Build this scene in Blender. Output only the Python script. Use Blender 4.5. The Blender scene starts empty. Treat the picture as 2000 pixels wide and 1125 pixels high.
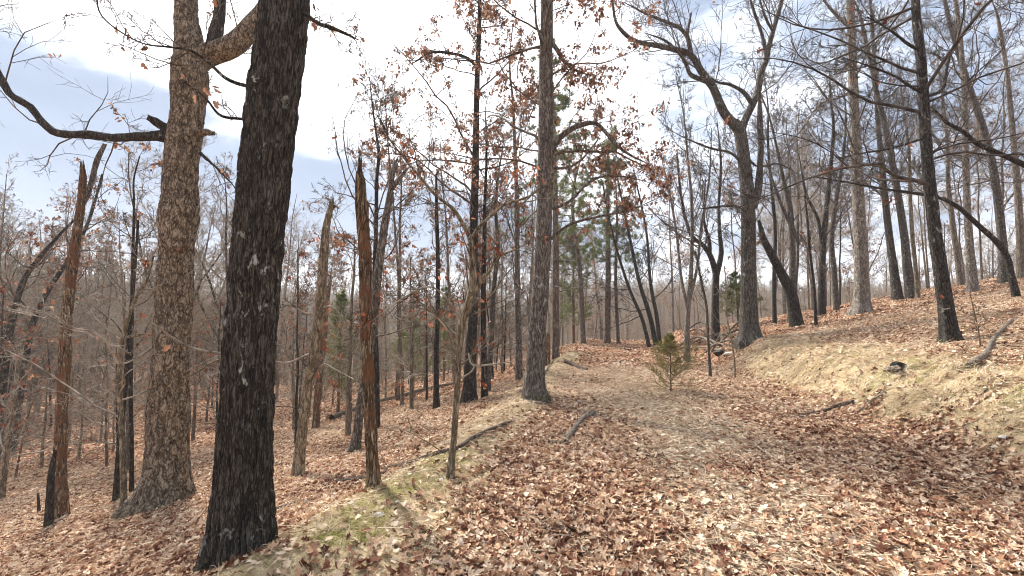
import bpy, math, random
import numpy as np
from mathutils import Vector

random.seed(5)
rng = np.random.default_rng(11)
scene = bpy.context.scene
COL = scene.collection

# ------------------------------------------------------------------ camera
PITCH = math.radians(3.7)
EYE = 1.6
FOC = 900.0                                   # focal length in photograph pixels (2000 wide)
cam_d = bpy.data.cameras.new('camera')
cam_d.sensor_width = 36.0
cam_d.lens = 36.0 * FOC / 2000.0
cam_d.clip_start = 0.05
cam_d.clip_end = 3000.0
cam = bpy.data.objects.new('camera', cam_d)
cam.location = (0, 0, EYE)
cam.rotation_euler = (math.pi / 2 + PITCH, 0, 0)
COL.objects.link(cam)
scene.camera = cam

# ------------------------------------------------------------------ view + light
scene.view_settings.view_transform = 'Standard'
scene.view_settings.look = 'None'
scene.view_settings.gamma = 1.0
scene.view_settings.use_curve_mapping = False
scene.view_settings.exposure = 2.15
scene.cycles.max_bounces = 6
scene.cycles.filter_width = 1.0
scene.cycles.diffuse_bounces = 3
scene.cycles.transparent_max_bounces = 8

HAZE = 0.0009
SUN_EL, SUN_AZ = math.radians(46), math.radians(-38)      # azimuth from +Y towards +X
sd = bpy.data.lights.new('sun', 'SUN')
sd.energy = 2.4
sd.angle = math.radians(8)
sd.color = (1.0, 0.95, 0.87)
so = bpy.data.objects.new('sun', sd)
sdir = Vector((math.sin(SUN_AZ) * math.cos(SUN_EL), math.cos(SUN_AZ) * math.cos(SUN_EL), math.sin(SUN_EL)))
so.rotation_euler = sdir.to_track_quat('Z', 'Y').to_euler()
so.location = (0, 0, 60)
COL.objects.link(so)

world = bpy.data.worlds.new('World')
scene.world = world
world.use_nodes = True


class NT:
    """tiny helper for node trees"""
    def __init__(s, tree):
        s.t = tree
        tree.nodes.clear()

    def n(s, typ, ins=None, **kw):
        nd = s.t.nodes.new(typ)
        for k, v in kw.items():
            setattr(nd, k, v)
        for k, v in (ins or {}).items():
            sock = nd.inputs[k]
            if isinstance(v, bpy.types.NodeSocket):
                s.t.links.new(v, sock)
            else:
                sock.default_value = v
        return nd

    def m(s, op, a, b=None, c=None):
        ins = {0: a}
        if b is not None: ins[1] = b
        if c is not None: ins[2] = c
        return s.n('ShaderNodeMath', ins, operation=op).outputs[0]

    def mapr(s, v, a, b, c=0.0, d=1.0, smooth=True):
        nd = s.n('ShaderNodeMapRange', {0: v, 1: a, 2: b, 3: c, 4: d})
        if smooth: nd.interpolation_type = 'SMOOTHSTEP'
        return nd.outputs[0]

    def mix(s, f, a, b):
        nd = s.t.nodes.new('ShaderNodeMix')
        nd.data_type = 'RGBA'
        for i, v in ((0, f), (6, a), (7, b)):
            if isinstance(v, bpy.types.NodeSocket): s.t.links.new(v, nd.inputs[i])
            else: nd.inputs[i].default_value = (v if i == 0 else ((*v, 1) if len(v) == 3 else v))
        return nd.outputs[2]

    def noise(s, vec, scale, detail=3, rough=.55, dist=0.0):
        return s.n('ShaderNodeTexNoise', {'Vector': vec, 'Scale': scale, 'Detail': detail, 'Roughness': rough, 'Distortion': dist}).outputs[0]

    def ramp(s, f, stops, interp='LINEAR'):
        nd = s.n('ShaderNodeValToRGB', {0: f})
        nd.color_ramp.interpolation = interp
        el = nd.color_ramp.elements
        while len(el) > 1: el.remove(el[-1])
        el[0].position = stops[0][0]; el[0].color = (*stops[0][1], 1)
        for p, c in stops[1:]:
            e = el.new(p); e.color = (*c, 1)
        return nd.outputs[0]


def build_world():
    w = NT(world.node_tree)
    sky = w.n('ShaderNodeTexSky')
    sky.sky_type = 'NISHITA'
    sky.sun_disc = False
    sky.sun_elevation = SUN_EL
    sky.sun_rotation = SUN_AZ
    sky.dust_density = 2.0
    bg1 = w.n('ShaderNodeBackground', {0: sky.outputs[0], 1: 0.10})
    tc = w.n('ShaderNodeTexCoord').outputs['Generated']
    sep = w.n('ShaderNodeSeparateXYZ', {0: tc})
    x, y, z = sep.outputs
    az = w.m('ARCTAN2', x, y)
    el = w.m('ARCSINE', z)
    st = w.n('ShaderNodeMapping', {'Vector': tc, 'Scale': (1.0, 1.0, 2.6)}).outputs[0]
    n1 = w.noise(st, 2.3, 6, .55, .3)
    n2 = w.noise(st, 5.5, 5, .6, .2)
    # lower edge of the big white cloud falls from left to right
    wob = w.m('MULTIPLY_ADD', n1, .22, -.11)
    edge = w.m('MULTIPLY_ADD', az, -.20, .255)
    d = w.m('ADD', w.m('SUBTRACT', el, edge), wob)
    white = w.mapr(w.m('MULTIPLY_ADD', n2, .24, w.m('ADD', d, -.12)), -.05, .09)
    # right part: thin broken cloud
    rgt = w.mapr(az, .22, .36)
    thin = w.mapr(w.m('ADD', n2, w.m('MULTIPLY', n1, .7)), .64, 1.06, .08, .60)
    white = w.m('MULTIPLY_ADD', rgt, w.m('SUBTRACT', thin, white), white)
    # pale strip near the horizon
    low = w.mapr(w.m('ADD', el, w.m('MULTIPLY_ADD', n2, .20, -.10)), .05, .13, 1.0, 0.0)
    white = w.m('MAXIMUM', white, w.m('MULTIPLY', low, .5))
    slate = w.mix(n2, (.044, .074, .130), (.110, .150, .215))
    brt = w.mix(n2, (.21, .235, .29), (.95, .95, .95))
    col = w.mix(white, slate, brt)
    bg2 = w.n('ShaderNodeBackground', {0: col, 1: 0.80})
    ms = w.n('ShaderNodeMixShader', {0: 0.95, 1: bg1.outputs[0], 2: bg2.outputs[0]})
    w.n('ShaderNodeOutputWorld', {0: ms.outputs[0]})


build_world()

# ------------------------------------------------------------------ numeric helpers
def _hash(ix, iy, iz, seed):
    h = (ix * 374761393 + iy * 668265263 + iz * 2147483647 + seed * 1274126177) & 0xFFFFFFFF
    h = ((h ^ (h >> 13)) * 1274126177) & 0xFFFFFFFF
    h = (h ^ (h >> 16)) & 0xFFFFFFFF
    return h / 4294967295.0


def vn(x, y, z=None, seed=0):
    """value noise 0..1"""
    x = np.asarray(x, float); y = np.asarray(y, float)
    z = np.zeros_like(x) if z is None else np.asarray(z, float)
    xi, yi, zi = (np.floor(a).astype(np.int64) for a in (x, y, z))
    fx, fy, fz = x - xi, y - yi, z - zi
    fx, fy, fz = (a * a * (3 - 2 * a) for a in (fx, fy, fz))
    r = 0
    for dx in (0, 1):
        for dy in (0, 1):
            for dz in (0, 1):
                wgt = (fx if dx else 1 - fx) * (fy if dy else 1 - fy) * (fz if dz else 1 - fz)
                r = r + wgt * _hash(xi + dx, yi + dy, zi + dz, seed)
    return r


def fbm(x, y, z=None, oct=3, seed=0):
    s, a, t = 0, 1.0, 0
    for i in range(oct):
        f = 2.03 ** i
        s = s + a * vn(x * f, y * f, None if z is None else z * f, seed + i)
        t += a; a *= .5
    return s / t


def sst(t):
    t = np.clip(t, 0, 1)
    return t * t * (3 - 2 * t)


def sp(t, k=.4):                                  # soft plus
    return k * np.logaddexp(0, np.asarray(t, float) / k)


def edgeL(y): return np.interp(y, [-30, 0, 2.85, 4.4, 8, 20, 36, 60, 120], [-9, -2.6, -1.6, -1.0, .05, 2.4, 5.9, 12, 28])
def edgeR(y): return np.interp(y, [-30, 0, 5, 11.5, 20, 36, 60, 120], [3.0, 4.5, 4.95, 5.8, 7.9, 11.5, 18, 36])


def H(x, y):
    x = np.asarray(x, float); y = np.asarray(y, float)
    d = edgeL(y) - x
    e = x - edgeR(y)
    h = -7.5 * sst((y - 33) / 50)
    dl = sp(d, .35)
    h = h - 4.2 * np.tanh(.265 * dl / 4.2) + .13 * np.exp(-((d - .05) / .45) ** 2)
    rise = .20 * sp(d - (23 + .3 * np.maximum(y - 15, 0)), 2.0)
    h = h + 5.5 * np.tanh(rise / 5.5)
    bank = .80 * sst((e + .10) / 1.35) + .195 * sp(e - 1.3, .5)
    bank = 9 * np.tanh(bank / 9)
    h = h + bank * (1 - .95 * sst((y - 25) / 34))
    r = np.hypot(x, y)
    h = h + 12 * sst((r - 80) / 190) * (1 + .25 * np.sin(x * .013 + 1) + .15 * np.sin(x * .031))
    h = h + .10 * (fbm(x * .55, y * .55, oct=3, seed=3) - .5) + .045 * (fbm(x * 2.6, y * 2.6, oct=2, seed=9) - .5)
    h = h + np.minimum(r, 120) * .012 * (fbm(x * .07, y * .07, oct=2, seed=21) - .5)
    # small hummocks on the cut bank
    h = h + .24 * (fbm(x * 2.8, y * 2.8, oct=3, seed=33) - .5) * sst(e / .5) * sst((2.6 - e) / .8)
    return h


H0 = float(H(0.0, 0.0))


def Hn(x, y, q=.15):
    hx = (H(x + q, y) - H(x - q, y)) / (2 * q)
    hy = (H(x, y + q) - H(x, y - q)) / (2 * q)
    n = np.stack([-hx, -hy, np.ones_like(hx)], -1)
    return n / np.linalg.norm(n, axis=-1, keepdims=True)


CP, SPt = math.cos(PITCH), math.sin(PITCH)


def ray(px, py):
    u, v = (px - 1000) / FOC, (562.5 - py) / FOC
    return np.array([u, CP - v * SPt, SPt + v * CP])


def gpt(px, py, off=0.0):
    """where the line of sight through a photograph pixel meets the ground"""
    d = ray(px, py)
    t = np.concatenate([np.linspace(1.5, 30, 1200), np.linspace(30, 120, 900)])
    P = np.array([0, 0, EYE])[None] + t[:, None] * d[None]
    below = P[:, 2] < H(P[:, 0], P[:, 1])
    i = int(np.argmax(below))
    if not below.any(): i = 1400
    p = P[i].copy()
    p[2] = float(H(p[0], p[1])) + off
    return p


def plane_pt(px, py, Y):
    d = ray(px, py)
    return np.array([0, 0, EYE]) + d * (Y / d[1])


# ------------------------------------------------------------------ mesh helpers
def mesh_from(name, V, Q=None, T=None, mats=(), midx=None, smooth=True):
    me = bpy.data.meshes.new(name)
    V = np.asarray(V, np.float32).reshape(-1, 3)
    Q = np.zeros((0, 4), np.int32) if Q is None else np.asarray(Q, np.int32).reshape(-1, 4)
    T = np.zeros((0, 3), np.int32) if T is None else np.asarray(T, np.int32).reshape(-1, 3)
    me.vertices.add(len(V)); me.vertices.foreach_set('co', V.ravel())
    nl = Q.size + T.size
    me.loops.add(nl)
    me.loops.foreach_set('vertex_index', np.concatenate([Q.ravel(), T.ravel()]).astype(np.int32))
    me.polygons.add(len(Q) + len(T))
    st = np.concatenate([np.arange(len(Q)) * 4, Q.size + np.arange(len(T)) * 3]).astype(np.int32)
    me.polygons.foreach_set('loop_start', st)
    me.polygons.foreach_set('use_smooth', np.full(len(Q) + len(T), smooth))
    for m in mats: me.materials.append(m)
    if midx is not None: me.polygons.foreach_set('material_index', np.asarray(midx, np.int32))
    me.update(calc_edges=True)
    me.validate()
    return me


class Acc:
    def __init__(s): s.V, s.Q, s.T, s.n = [], [], [], 0

    def add(s, V, Q=None, T=None):
        V = np.asarray(V, float).reshape(-1, 3)
        s.V.append(V)
        if Q is not None and len(Q): s.Q.append(np.asarray(Q) + s.n)
        if T is not None and len(T): s.T.append(np.asarray(T) + s.n)
        s.n += len(V)

    def mesh(s, name, mat, origin=(0, 0, 0), smooth=True):
        V = np.concatenate(s.V) - np.asarray(origin)[None] if s.V else np.zeros((0, 3))
        Q = np.concatenate(s.Q) if s.Q else None
        T = np.concatenate(s.T) if s.T else None
        return mesh_from(name, V, Q, T, (mat,), smooth=smooth)


def obj(name, me, parent=None, loc=None, **props):
    o = bpy.data.objects.new(name, me)
    COL.objects.link(o)
    if parent is not None: o.parent = parent
    if loc is not None: o.location = loc
    for k, v in props.items():
        if v is not None: o[k] = v
    return o


def nrm(v): return v / np.maximum(np.linalg.norm(v, axis=-1, keepdims=True), 1e-9)


def tubes(P, R, sides, acc):
    """P (N,n,3), R (N,n): adds N tubes"""
    P = np.asarray(P, float); R = np.asarray(R, float)
    N, n, _ = P.shape
    t = np.empty_like(P)
    t[:, 1:-1] = P[:, 2:] - P[:, :-2]; t[:, 0] = P[:, 1] - P[:, 0]; t[:, -1] = P[:, -1] - P[:, -2]
    t = nrm(t)
    tm = nrm(t.mean(1))
    ref = np.where(np.abs(tm[:, 1:2]) > .8, np.array([[1., 0, 0]]), np.array([[0, 1., 0]]))
    a = nrm(np.cross(t, ref[:, None, :]))
    b = np.cross(t, a)
    th = np.arange(sides) * 2 * math.pi / sides
    ring = P[:, :, None] + R[:, :, None, None] * (a[:, :, None] * np.cos(th)[None, None, :, None] + b[:, :, None] * np.sin(th)[None, None, :, None])
    V = ring.reshape(-1, 3)
    i = np.arange(N)[:, None, None] * n * sides
    j = np.arange(n - 1)[None, :, None] * sides
    k = np.arange(sides)[None, None, :]
    k2 = (k + 1) % sides
    Q = np.stack(np.broadcast_arrays(i + j + k, i + j + sides + k, i + j + sides + k2, i + j + k2), -1).reshape(-1, 4)
    acc.add(V, Q)


def catmull(K, m):
    """resample a polyline of (.., d) key points smoothly to m points"""
    K = np.asarray(K, float)
    if len(K) == 2: return K[0] + (K[1] - K[0]) * np.linspace(0, 1, m)[:, None]
    s = np.concatenate([[0], np.cumsum(np.linalg.norm(np.diff(K[:, :3], axis=0), axis=1))])
    u = np.linspace(0, s[-1], m)
    i = np.clip(np.searchsorted(s, u, side='right') - 1, 0, len(K) - 2)
    tan = np.empty_like(K)
    tan[1:-1] = (K[2:] - K[:-2]) / (s[2:] - s[:-2])[:, None]
    tan[0] = (K[1] - K[0]) / (s[1] - s[0]); tan[-1] = (K[-1] - K[-2]) / (s[-1] - s[-2])
    h = (s[i + 1] - s[i]); x = (u - s[i]) / h
    x = x[:, None]; h = h[:, None]
    return ((2 * x**3 - 3 * x**2 + 1) * K[i] + (x**3 - 2 * x**2 + x) * h * tan[i] + (-2 * x**3 + 3 * x**2) * K[i + 1] + (x**3 - x**2) * h * tan[i + 1])


def grow(S, D, Ln, R0, R1, nseg, wig, up, g):
    """N branches at once -> P (N,nseg+1,3), R"""
    N = len(S)
    P = np.empty((N, nseg + 1, 3)); P[:, 0] = S
    D = nrm(D)
    for i in range(nseg):
        D = D + wig * g.standard_normal((N, 3)); D[:, 2] += up
        D = nrm(D)
        P[:, i + 1] = P[:, i] + D * (Ln / nseg)[:, None]
    t = np.linspace(0, 1, nseg + 1)[None]
    R = R0[:, None] * (1 - t) ** .8 + R1[:, None] * (1 - (1 - t) ** .8)
    return P, R


def spawn(P, R, k, t0, t1, ang, sd, g, spread_t=None):
    """k children per branch -> start, direction, parent length, parent radius, t"""
    N, n, _ = P.shape
    idx = np.repeat(np.arange(N), k)
    t = g.uniform(t0, t1, len(idx))
    f = t * (n - 1); i = np.minimum(f.astype(int), n - 2); w = (f - i)[:, None]
    S = P[idx, i] * (1 - w) + P[idx, i + 1] * w
    T = nrm(P[idx, i + 1] - P[idx, i])
    rr = R[idx, i] * (1 - w[:, 0]) + R[idx, i + 1] * w[:, 0]
    rnd = nrm(g.standard_normal((len(idx), 3)))
    perp = nrm(np.cross(T, rnd))
    a = g.normal(ang, sd, len(idx))[:, None]
    D = T * np.cos(a) + perp * np.sin(a)
    L = np.linalg.norm(np.diff(P, axis=1), axis=2).sum(1)[idx]
    return S, D, L, rr, t


LEAF_OUT = np.array([(0, 0), (.16, .14), (.09, .28), (.30, .42), (.15, .52), (.24, .74), (.08, .78), (0, 1.0),
                     (-.08, .78), (-.24, .74), (-.15, .52), (-.30, .42), (-.09, .28), (-.16, .14)])


def leaf_batch(C, size, g, acc, droop=.8):
    """hanging crumpled oak leaves"""
    N = len(C)
    ax = nrm(g.standard_normal((N, 3)) * .6 + np.array([0, 0, -droop]))
    sd_ = nrm(np.cross(ax, nrm(g.standard_normal((N, 3)))))
    nm = np.cross(ax, sd_)
    o = LEAF_OUT[::2] if False else LEAF_OUT[[0, 1, 3, 4, 5, 7, 9, 10, 11, 13]]
    curl = g.uniform(-.9, .9, N)[:, None, None]
    fold = g.uniform(0, 1.1, N)[:, None, None]
    u = o[None, :, 0, None]; v = o[None, :, 1, None]
    V = C[:, None] + size[:, None, None] * (ax[:, None] * v + sd_[:, None] * u * 1.15 + nm[:, None] * (curl * v * v * .5 + fold * np.abs(u)))
    Mid = C + size[:, None] * (ax * .45 + nm * curl[:, 0] * .1)
    A = np.concatenate([V, Mid[:, None]], 1).reshape(-1, 3)
    k = len(o)
    b = np.arange(N)[:, None] * (k + 1)
    j = np.arange(k)[None]
    T = np.stack(np.broadcast_arrays(b + k, b + j, b + (j + 1) % k), -1).reshape(-1, 3)
    acc.add(A, None, T)


# ------------------------------------------------------------------ materials
def new_mat(name):
    m = bpy.data.materials.new(name); m.use_nodes = True
    return m, NT(m.node_tree)


def finish(t, col, rough=.9, bump=None, strength=.4, dist=.02, trans=None):
    b = t.n('ShaderNodeBsdfPrincipled', {'Base Color': col, 'Roughness': rough, 'Specular IOR Level': .2})
    if bump is not None:
        bp = t.n('ShaderNodeBump', {'Height': bump, 'Strength': strength, 'Distance': dist})
        t.t.links.new(bp.outputs[0], b.inputs['Normal'])
    sh = b.outputs[0]
    if trans:
        tr = t.n('ShaderNodeBsdfTranslucent', {'Color': col})
        sh = t.n('ShaderNodeMixShader', {0: trans, 1: sh, 2: tr.outputs[0]}).outputs[0]
    t.n('ShaderNodeOutputMaterial', {0: sh})


def bark_mat(name, dark, mid, light, sc=14.0, stretch=.22, lichen=.0, lcol=(.42, .45, .40), moss=.0, bump=.8, patch=None, contrast=1.0):
    m, t = new_mat(name)
    tc = t.n('ShaderNodeTexCoord').outputs['Object']
    mp = t.n('ShaderNodeMapping', {'Vector': tc, 'Scale': (1, 1, stretch)}).outputs[0]
    a = t.noise(mp, sc, 5, .62, .35)
    b = t.noise(mp, sc * 3.4, 3, .6)
    r1 = t.mapr(t.m('ABSOLUTE', t.m('SUBTRACT', t.noise(mp, sc * .95, 3, .6, .5), .5)), .0, .085)
    r2 = t.mapr(t.m('ABSOLUTE', t.m('SUBTRACT', t.noise(mp, sc * 2.1, 2, .5, .3), .5)), .0, .09)
    ridge = t.m('MULTIPLY', r1, t.m('MULTIPLY_ADD', r2, .6, .4))
    hgt = t.m('ADD', t.m('MULTIPLY', ridge, .5), t.m('ADD', t.m('MULTIPLY', a, .7), t.m('MULTIPLY', b, .45)))
    col = t.ramp(t.m('MULTIPLY', hgt, .75), [(.36, dark), (.64, mid), (.92, light)])
    if patch:
        big = t.noise(tc, 3.2, 4, .6, .5)
        col = t.mix(t.mapr(big, .46, .60), col, t.mix(b, patch, tuple(c * .55 for c in patch)))
    if lichen:
        sp_ = t.n('ShaderNodeMapping', {'Vector': tc, 'Scale': (1, 1, .6)}).outputs[0]
        l1 = t.noise(sp_, 9.0, 4, .7, .4)
        l2 = t.noise(tc, 1.7, 2, .5)
        msk = t.m('MULTIPLY', t.mapr(l1, .66 - lichen * .16, .72 - lichen * .12), t.mapr(l2, .36, .56))
        col = t.mix(msk, col, t.mix(b, lcol, tuple(min(1, c * 1.3) for c in lcol)))
    if moss:
        z = t.n('ShaderNodeSeparateXYZ', {0: tc}).outputs[2]
        mm = t.m('MULTIPLY', t.mapr(t.m('ADD', z, t.m('MULTIPLY_ADD', a, -.7, .35)), moss, moss * .35), t.mapr(t.noise(tc, 5, 3), .40, .58))
        col = t.mix(t.m('MULTIPLY', mm, .75), col, (.075, .075, .028))
    finish(t, col, .92, hgt, bump, .03)
    return m


M = {}
M['black_bark'] = bark_mat('black_oak_bark', (.011, .010, .009), (.060, .051, .043), (.15, .135, .115), 30, .17, .38, (.40, .42, .39), .10, 1.0)
M['old_bark'] = bark_mat('old_oak_bark', (.030, .022, .015), (.195, .150, .105), (.43, .36, .265), 13, .48, .35, (.22, .22, .17), .12, 1.0)
M['oak_bark'] = bark_mat('oak_bark', (.030, .024, .019), (.15, .125, .105), (.34, .305, .265), 26, .20, .50, (.34, .33, .30), .16, .9)
M['grey_bark'] = bark_mat('grey_bark', (.022, .019, .017), (.105, .090, .075), (.24, .21, .18), 26, .2, .45, (.30, .31, .28), .0, .9)
M['dark_bark'] = bark_mat('dark_bark', (.012, .010, .009), (.047, .040, .034), (.12, .105, .09), 26, .2, .35, (.24, .25, .22), .14, .9)
M['pale_bark'] = bark_mat('pale_bark', (.06, .05, .04), (.20, .17, .14), (.36, .32, .27), 14, .35, .35, (.46, .45, .40), .0, .7)
M['tan_bark'] = bark_mat('tan_bark', (.06, .046, .030), (.20, .16, .108), (.37, .31, .22), 15, .25, .15, (.35, .33, .22), .0, .6)
M['rotten_wood'] = bark_mat('rotten_wood', (.020, .012, .008), (.185, .125, .078), (.50, .40, .27), 24, .16, .0, bump=1.0, patch=(.25, .125, .068))
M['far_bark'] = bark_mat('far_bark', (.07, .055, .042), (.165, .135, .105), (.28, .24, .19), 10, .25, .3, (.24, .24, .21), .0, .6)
M['pine_bark'] = bark_mat('pine_bark', (.05, .036, .028), (.15, .115, .09), (.26, .21, .17), 12, .3, .0, bump=.6)
M['stick'] = bark_mat('weathered_stick', (.05, .036, .026), (.19, .15, .115), (.38, .33, .27), 22, .9, .2, (.42, .42, .36), .0, .7)
M['dark_stick'] = bark_mat('dark_wet_stick', (.025, .018, .013), (.10, .075, .056), (.25, .20, .16), 22, .9, .2, (.32, .32, .27), .0, .7)
M['char'] = bark_mat('hollow_shade_wood', (.004, .004, .004), (.018, .016, .014), (.07, .065, .06), 18, .7, .0, bump=.8)  # near black, standing for the shade inside the hollow log end


def twig_mat(name, a, b):
    m, t = new_mat(name)
    tc = t.n('ShaderNodeTexCoord').outputs['Object']
    finish(t, t.mix(t.mapr(t.noise(tc, 6, 3), .35, .65), a, b), .85)
    return m


M['twig'] = twig_mat('twig_bark', (.055, .043, .033), (.18, .145, .11))
M['twig_grey'] = twig_mat('grey_twig_bark', (.07, .06, .053), (.185, .16, .14))
M['twig_pale'] = twig_mat('pale_twig_bark', (.16, .13, .10), (.40, .35, .29))
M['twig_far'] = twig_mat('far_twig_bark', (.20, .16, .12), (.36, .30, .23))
M['twig_dark'] = twig_mat('dark_twig_bark', (.035, .029, .025), (.10, .083, .07))


def leaf_mat(name, stops, trans=.25, attr='random', rough=.75):
    m, t = new_mat(name)
    if attr == 'random':
        f = t.n('ShaderNodeObjectInfo').outputs['Random']
        g_ = t.n('ShaderNodeNewGeometry')
        n = t.noise(g_.outputs['Position'], .55, 2)
        n2 = t.noise(g_.outputs['Position'], 25, 2)
        f = t.m('ADD', t.m('MULTIPLY', f, .82), t.m('ADD', t.m('MULTIPLY_ADD', n, .52, -.20), t.m('MULTIPLY_ADD', n2, .14, -.07)))
    else:
        g_ = t.n('ShaderNodeNewGeometry')
        f = g_.outputs['Random Per Island']
    finish(t, t.ramp(f, stops), rough, trans=trans)
    return m


M['litter'] = leaf_mat('fallen_leaf', [(.0, (.055, .020, .012)), (.15, (.14, .052, .030)), (.28, (.27, .125, .075)), (.41, (.46, .27, .16)), (.60, (.62, .435, .29)), (1.0, (.84, .72, .56))], .12)
M['dead_leaf'] = leaf_mat('clinging_dead_leaf', [(0, (.12, .052, .030)), (.4, (.26, .125, .075)), (.7, (.38, .20, .125)), (1, (.54, .35, .23))], .35, 'island')
M['rust_leaf'] = leaf_mat('rust_red_leaf', [(0, (.13, .042, .024)), (.5, (.27, .095, .05)), (1, (.44, .20, .115))], .4, 'island')
M['straw'] = leaf_mat('dry_grass_blade', [(0, (.24, .165, .09)), (.3, (.47, .36, .21)), (.75, (.66, .54, .36)), (1, (.80, .71, .53))], .2)
M['chip'] = leaf_mat('litter_scrap', [(0, (.16, .085, .05)), (.35, (.38, .265, .17)), (.7, (.58, .46, .32)), (1, (.80, .72, .58))], .05)
M['needle'] = leaf_mat('pine_needle', [(0, (.075, .10, .028)), (.6, (.15, .18, .055)), (1, (.26, .27, .10))], .3, 'island', .6)
M['cedar'] = leaf_mat('cedar_spray', [(0, (.10, .12, .028)), (.5, (.19, .19, .05)), (.8, (.28, .235, .08)), (1, (.34, .25, .10))], .3, 'island', .7)
M['mossblade'] = leaf_mat('moss_tuft_blade', [(0, (.17, .155, .035)), (.5, (.34, .31, .075)), (1, (.50, .45, .16))], .2)


def ground_material():
    m, t = new_mat('forest_floor')
    geo = t.n('ShaderNodeNewGeometry')
    P = geo.outputs['Position']
    cell = t.n('ShaderNodeTexVoronoi', {'Vector': P, 'Scale': 13.0, 'Randomness': 1.0})
    rnd = t.n('ShaderNodeSeparateColor', {0: cell.outputs['Color']}).outputs[0]
    c2 = t.n('ShaderNodeTexVoronoi', {'Vector': P, 'Scale': 31.0, 'Randomness': 1.0})
    rnd2 = t.n('ShaderNodeSeparateColor', {0: c2.outputs['Color']}).outputs[1]
    big = t.noise(P, .6, 4, .6)
    f = t.m('ADD', t.m('MULTIPLY', rnd, .6), t.m('ADD', t.m('MULTIPLY', rnd2, .28), t.m('MULTIPLY_ADD', big, .6, -.26)))
    leaf = t.ramp(f, [(.05, (.07, .026, .013)), (.35, (.20, .085, .045)), (.60, (.34, .18, .10)), (.8, (.44, .28, .17)), (1, (.56, .42, .29))])
    straw = t.ramp(t.noise(P, 38, 4, .7), [(.3, (.17, .12, .065)), (.48, (.42, .325, .19)), (.72, (.60, .50, .33))])
    soil = t.ramp(t.m('ADD', t.m('MULTIPLY', rnd2, .5), t.m('MULTIPLY', t.noise(P, 60, 3, .6), .6)), [(.25, (.20, .135, .085)), (.6, (.46, .355, .255)), (.95, (.70, .61, .49))])
    moss = t.ramp(t.noise(P, 50, 3, .6), [(.3, (.11, .105, .03)), (.7, (.29, .255, .09))])
    A = lambda n: t.n('ShaderNodeAttribute', attribute_name=n).outputs['Fac']
    br = t.noise(P, 3.5, 4, .65)
    k = lambda a, lo=.4, hi=.6: t.mapr(t.m('ADD', a, t.m('MULTIPLY_ADD', br, .7, -.35)), lo, hi)
    col = t.mix(k(A('soil')), leaf, soil)
    col = t.mix(k(A('straw')), col, straw)
    col = t.mix(k(A('moss')), col, moss)
    hgt = t.m('ADD', t.m('MULTIPLY', cell.outputs['Distance'], 1.0), t.noise(P, 45, 3, .6))
    finish(t, col, .95, hgt, .9, .03)
    return m


M['ground'] = ground_material()


BY, BX, BW = [0, 2.9, 4.4, 6.3, 8, 12, 20, 30], [-1.6, -1.22, -1.0, -.55, -.15, .65, 2.3, 4.6], [.80, .78, .66, .64, .56, .54, .6, .7]


def zone_straw(x, y):
    d = edgeL(y) - x; e = x - edgeR(y)
    q = (x - np.interp(y, BY, BX)) / np.interp(y, BY, BW)
    berm = 1.15 * sst(1.6 - np.abs(q) + .5 * (fbm(x * 1.6, y * 1.6, oct=2, seed=17) - .5)) * sst((26 - y) / 8)
    bank = .92 * sst((e - .05) / .5) * sst((2.4 + .05 * y - e) / 1.6) * sst((17 - y) / 5)
    return np.clip(np.maximum(berm, bank), 0, 1)


def zone_moss(x, y):
    d = edgeL(y) - x; e = x - edgeR(y)
    n = fbm(x * 1.7, y * 1.7, oct=3, seed=55)
    a = np.exp(-((x - np.interp(y, BY, BX)) / .38) ** 2) * sst((7.5 - y) / 2.5)
    b = np.exp(-((e - 1.0) / .7) ** 2) * sst((12 - y) / 3)
    return np.clip((a * 1.0 + b * .95) * sst((n - .485) / .12), 0, 1)


def zone_soil(x, y):
    """worn centre of the track, thinly covered"""
    c = np.interp(y, [0, 3, 6, 10, 16, 26, 36], [1.5, 1.75, 2.3, 2.6, 3.6, 5.2, 8])
    w = np.interp(y, [0, 10, 36], [1.3, 1.15, 1.4])
    n = fbm(x * 1.3, y * .8, oct=3, seed=77)
    e = x - edgeR(y)
    top = np.exp(-((e - 3.4) / 1.2) ** 2) * sst((12 - y) / 4) * .7
    return np.clip(np.maximum(np.exp(-((x - c) / w) ** 2) * (1 - .75 * sst((y - 11) / 12)), top) * sst((n - .22) / .28), 0, 1)


# ------------------------------------------------------------------ terrain
def build_ground():
    n = 380
    u = np.linspace(-1, 1, n)
    k = 6.6
    g1 = 620 * np.sinh(k * u) / math.sinh(k)
    X, Y = np.meshgrid(g1 + 1.0, g1 + 5.0)
    Z = H(X, Y)
    V = np.stack([X, Y, Z], -1).reshape(-1, 3)
    i = np.arange(n - 1)
    a = (i[:, None] * n + i[None]).reshape(-1)
    Q = np.stack([a, a + 1, a + n + 1, a + n], -1)
    me = mesh_from('ground', V, Q, None, (M['ground'],))
    for nm, f in (('straw', zone_straw), ('moss', zone_moss), ('soil', zone_soil)):
        at = me.attributes.new(nm, 'FLOAT', 'POINT')
        at.data.foreach_set('value', f(X, Y).astype(np.float32).ravel())
    obj('ground', me, kind='structure')


build_ground()


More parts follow.
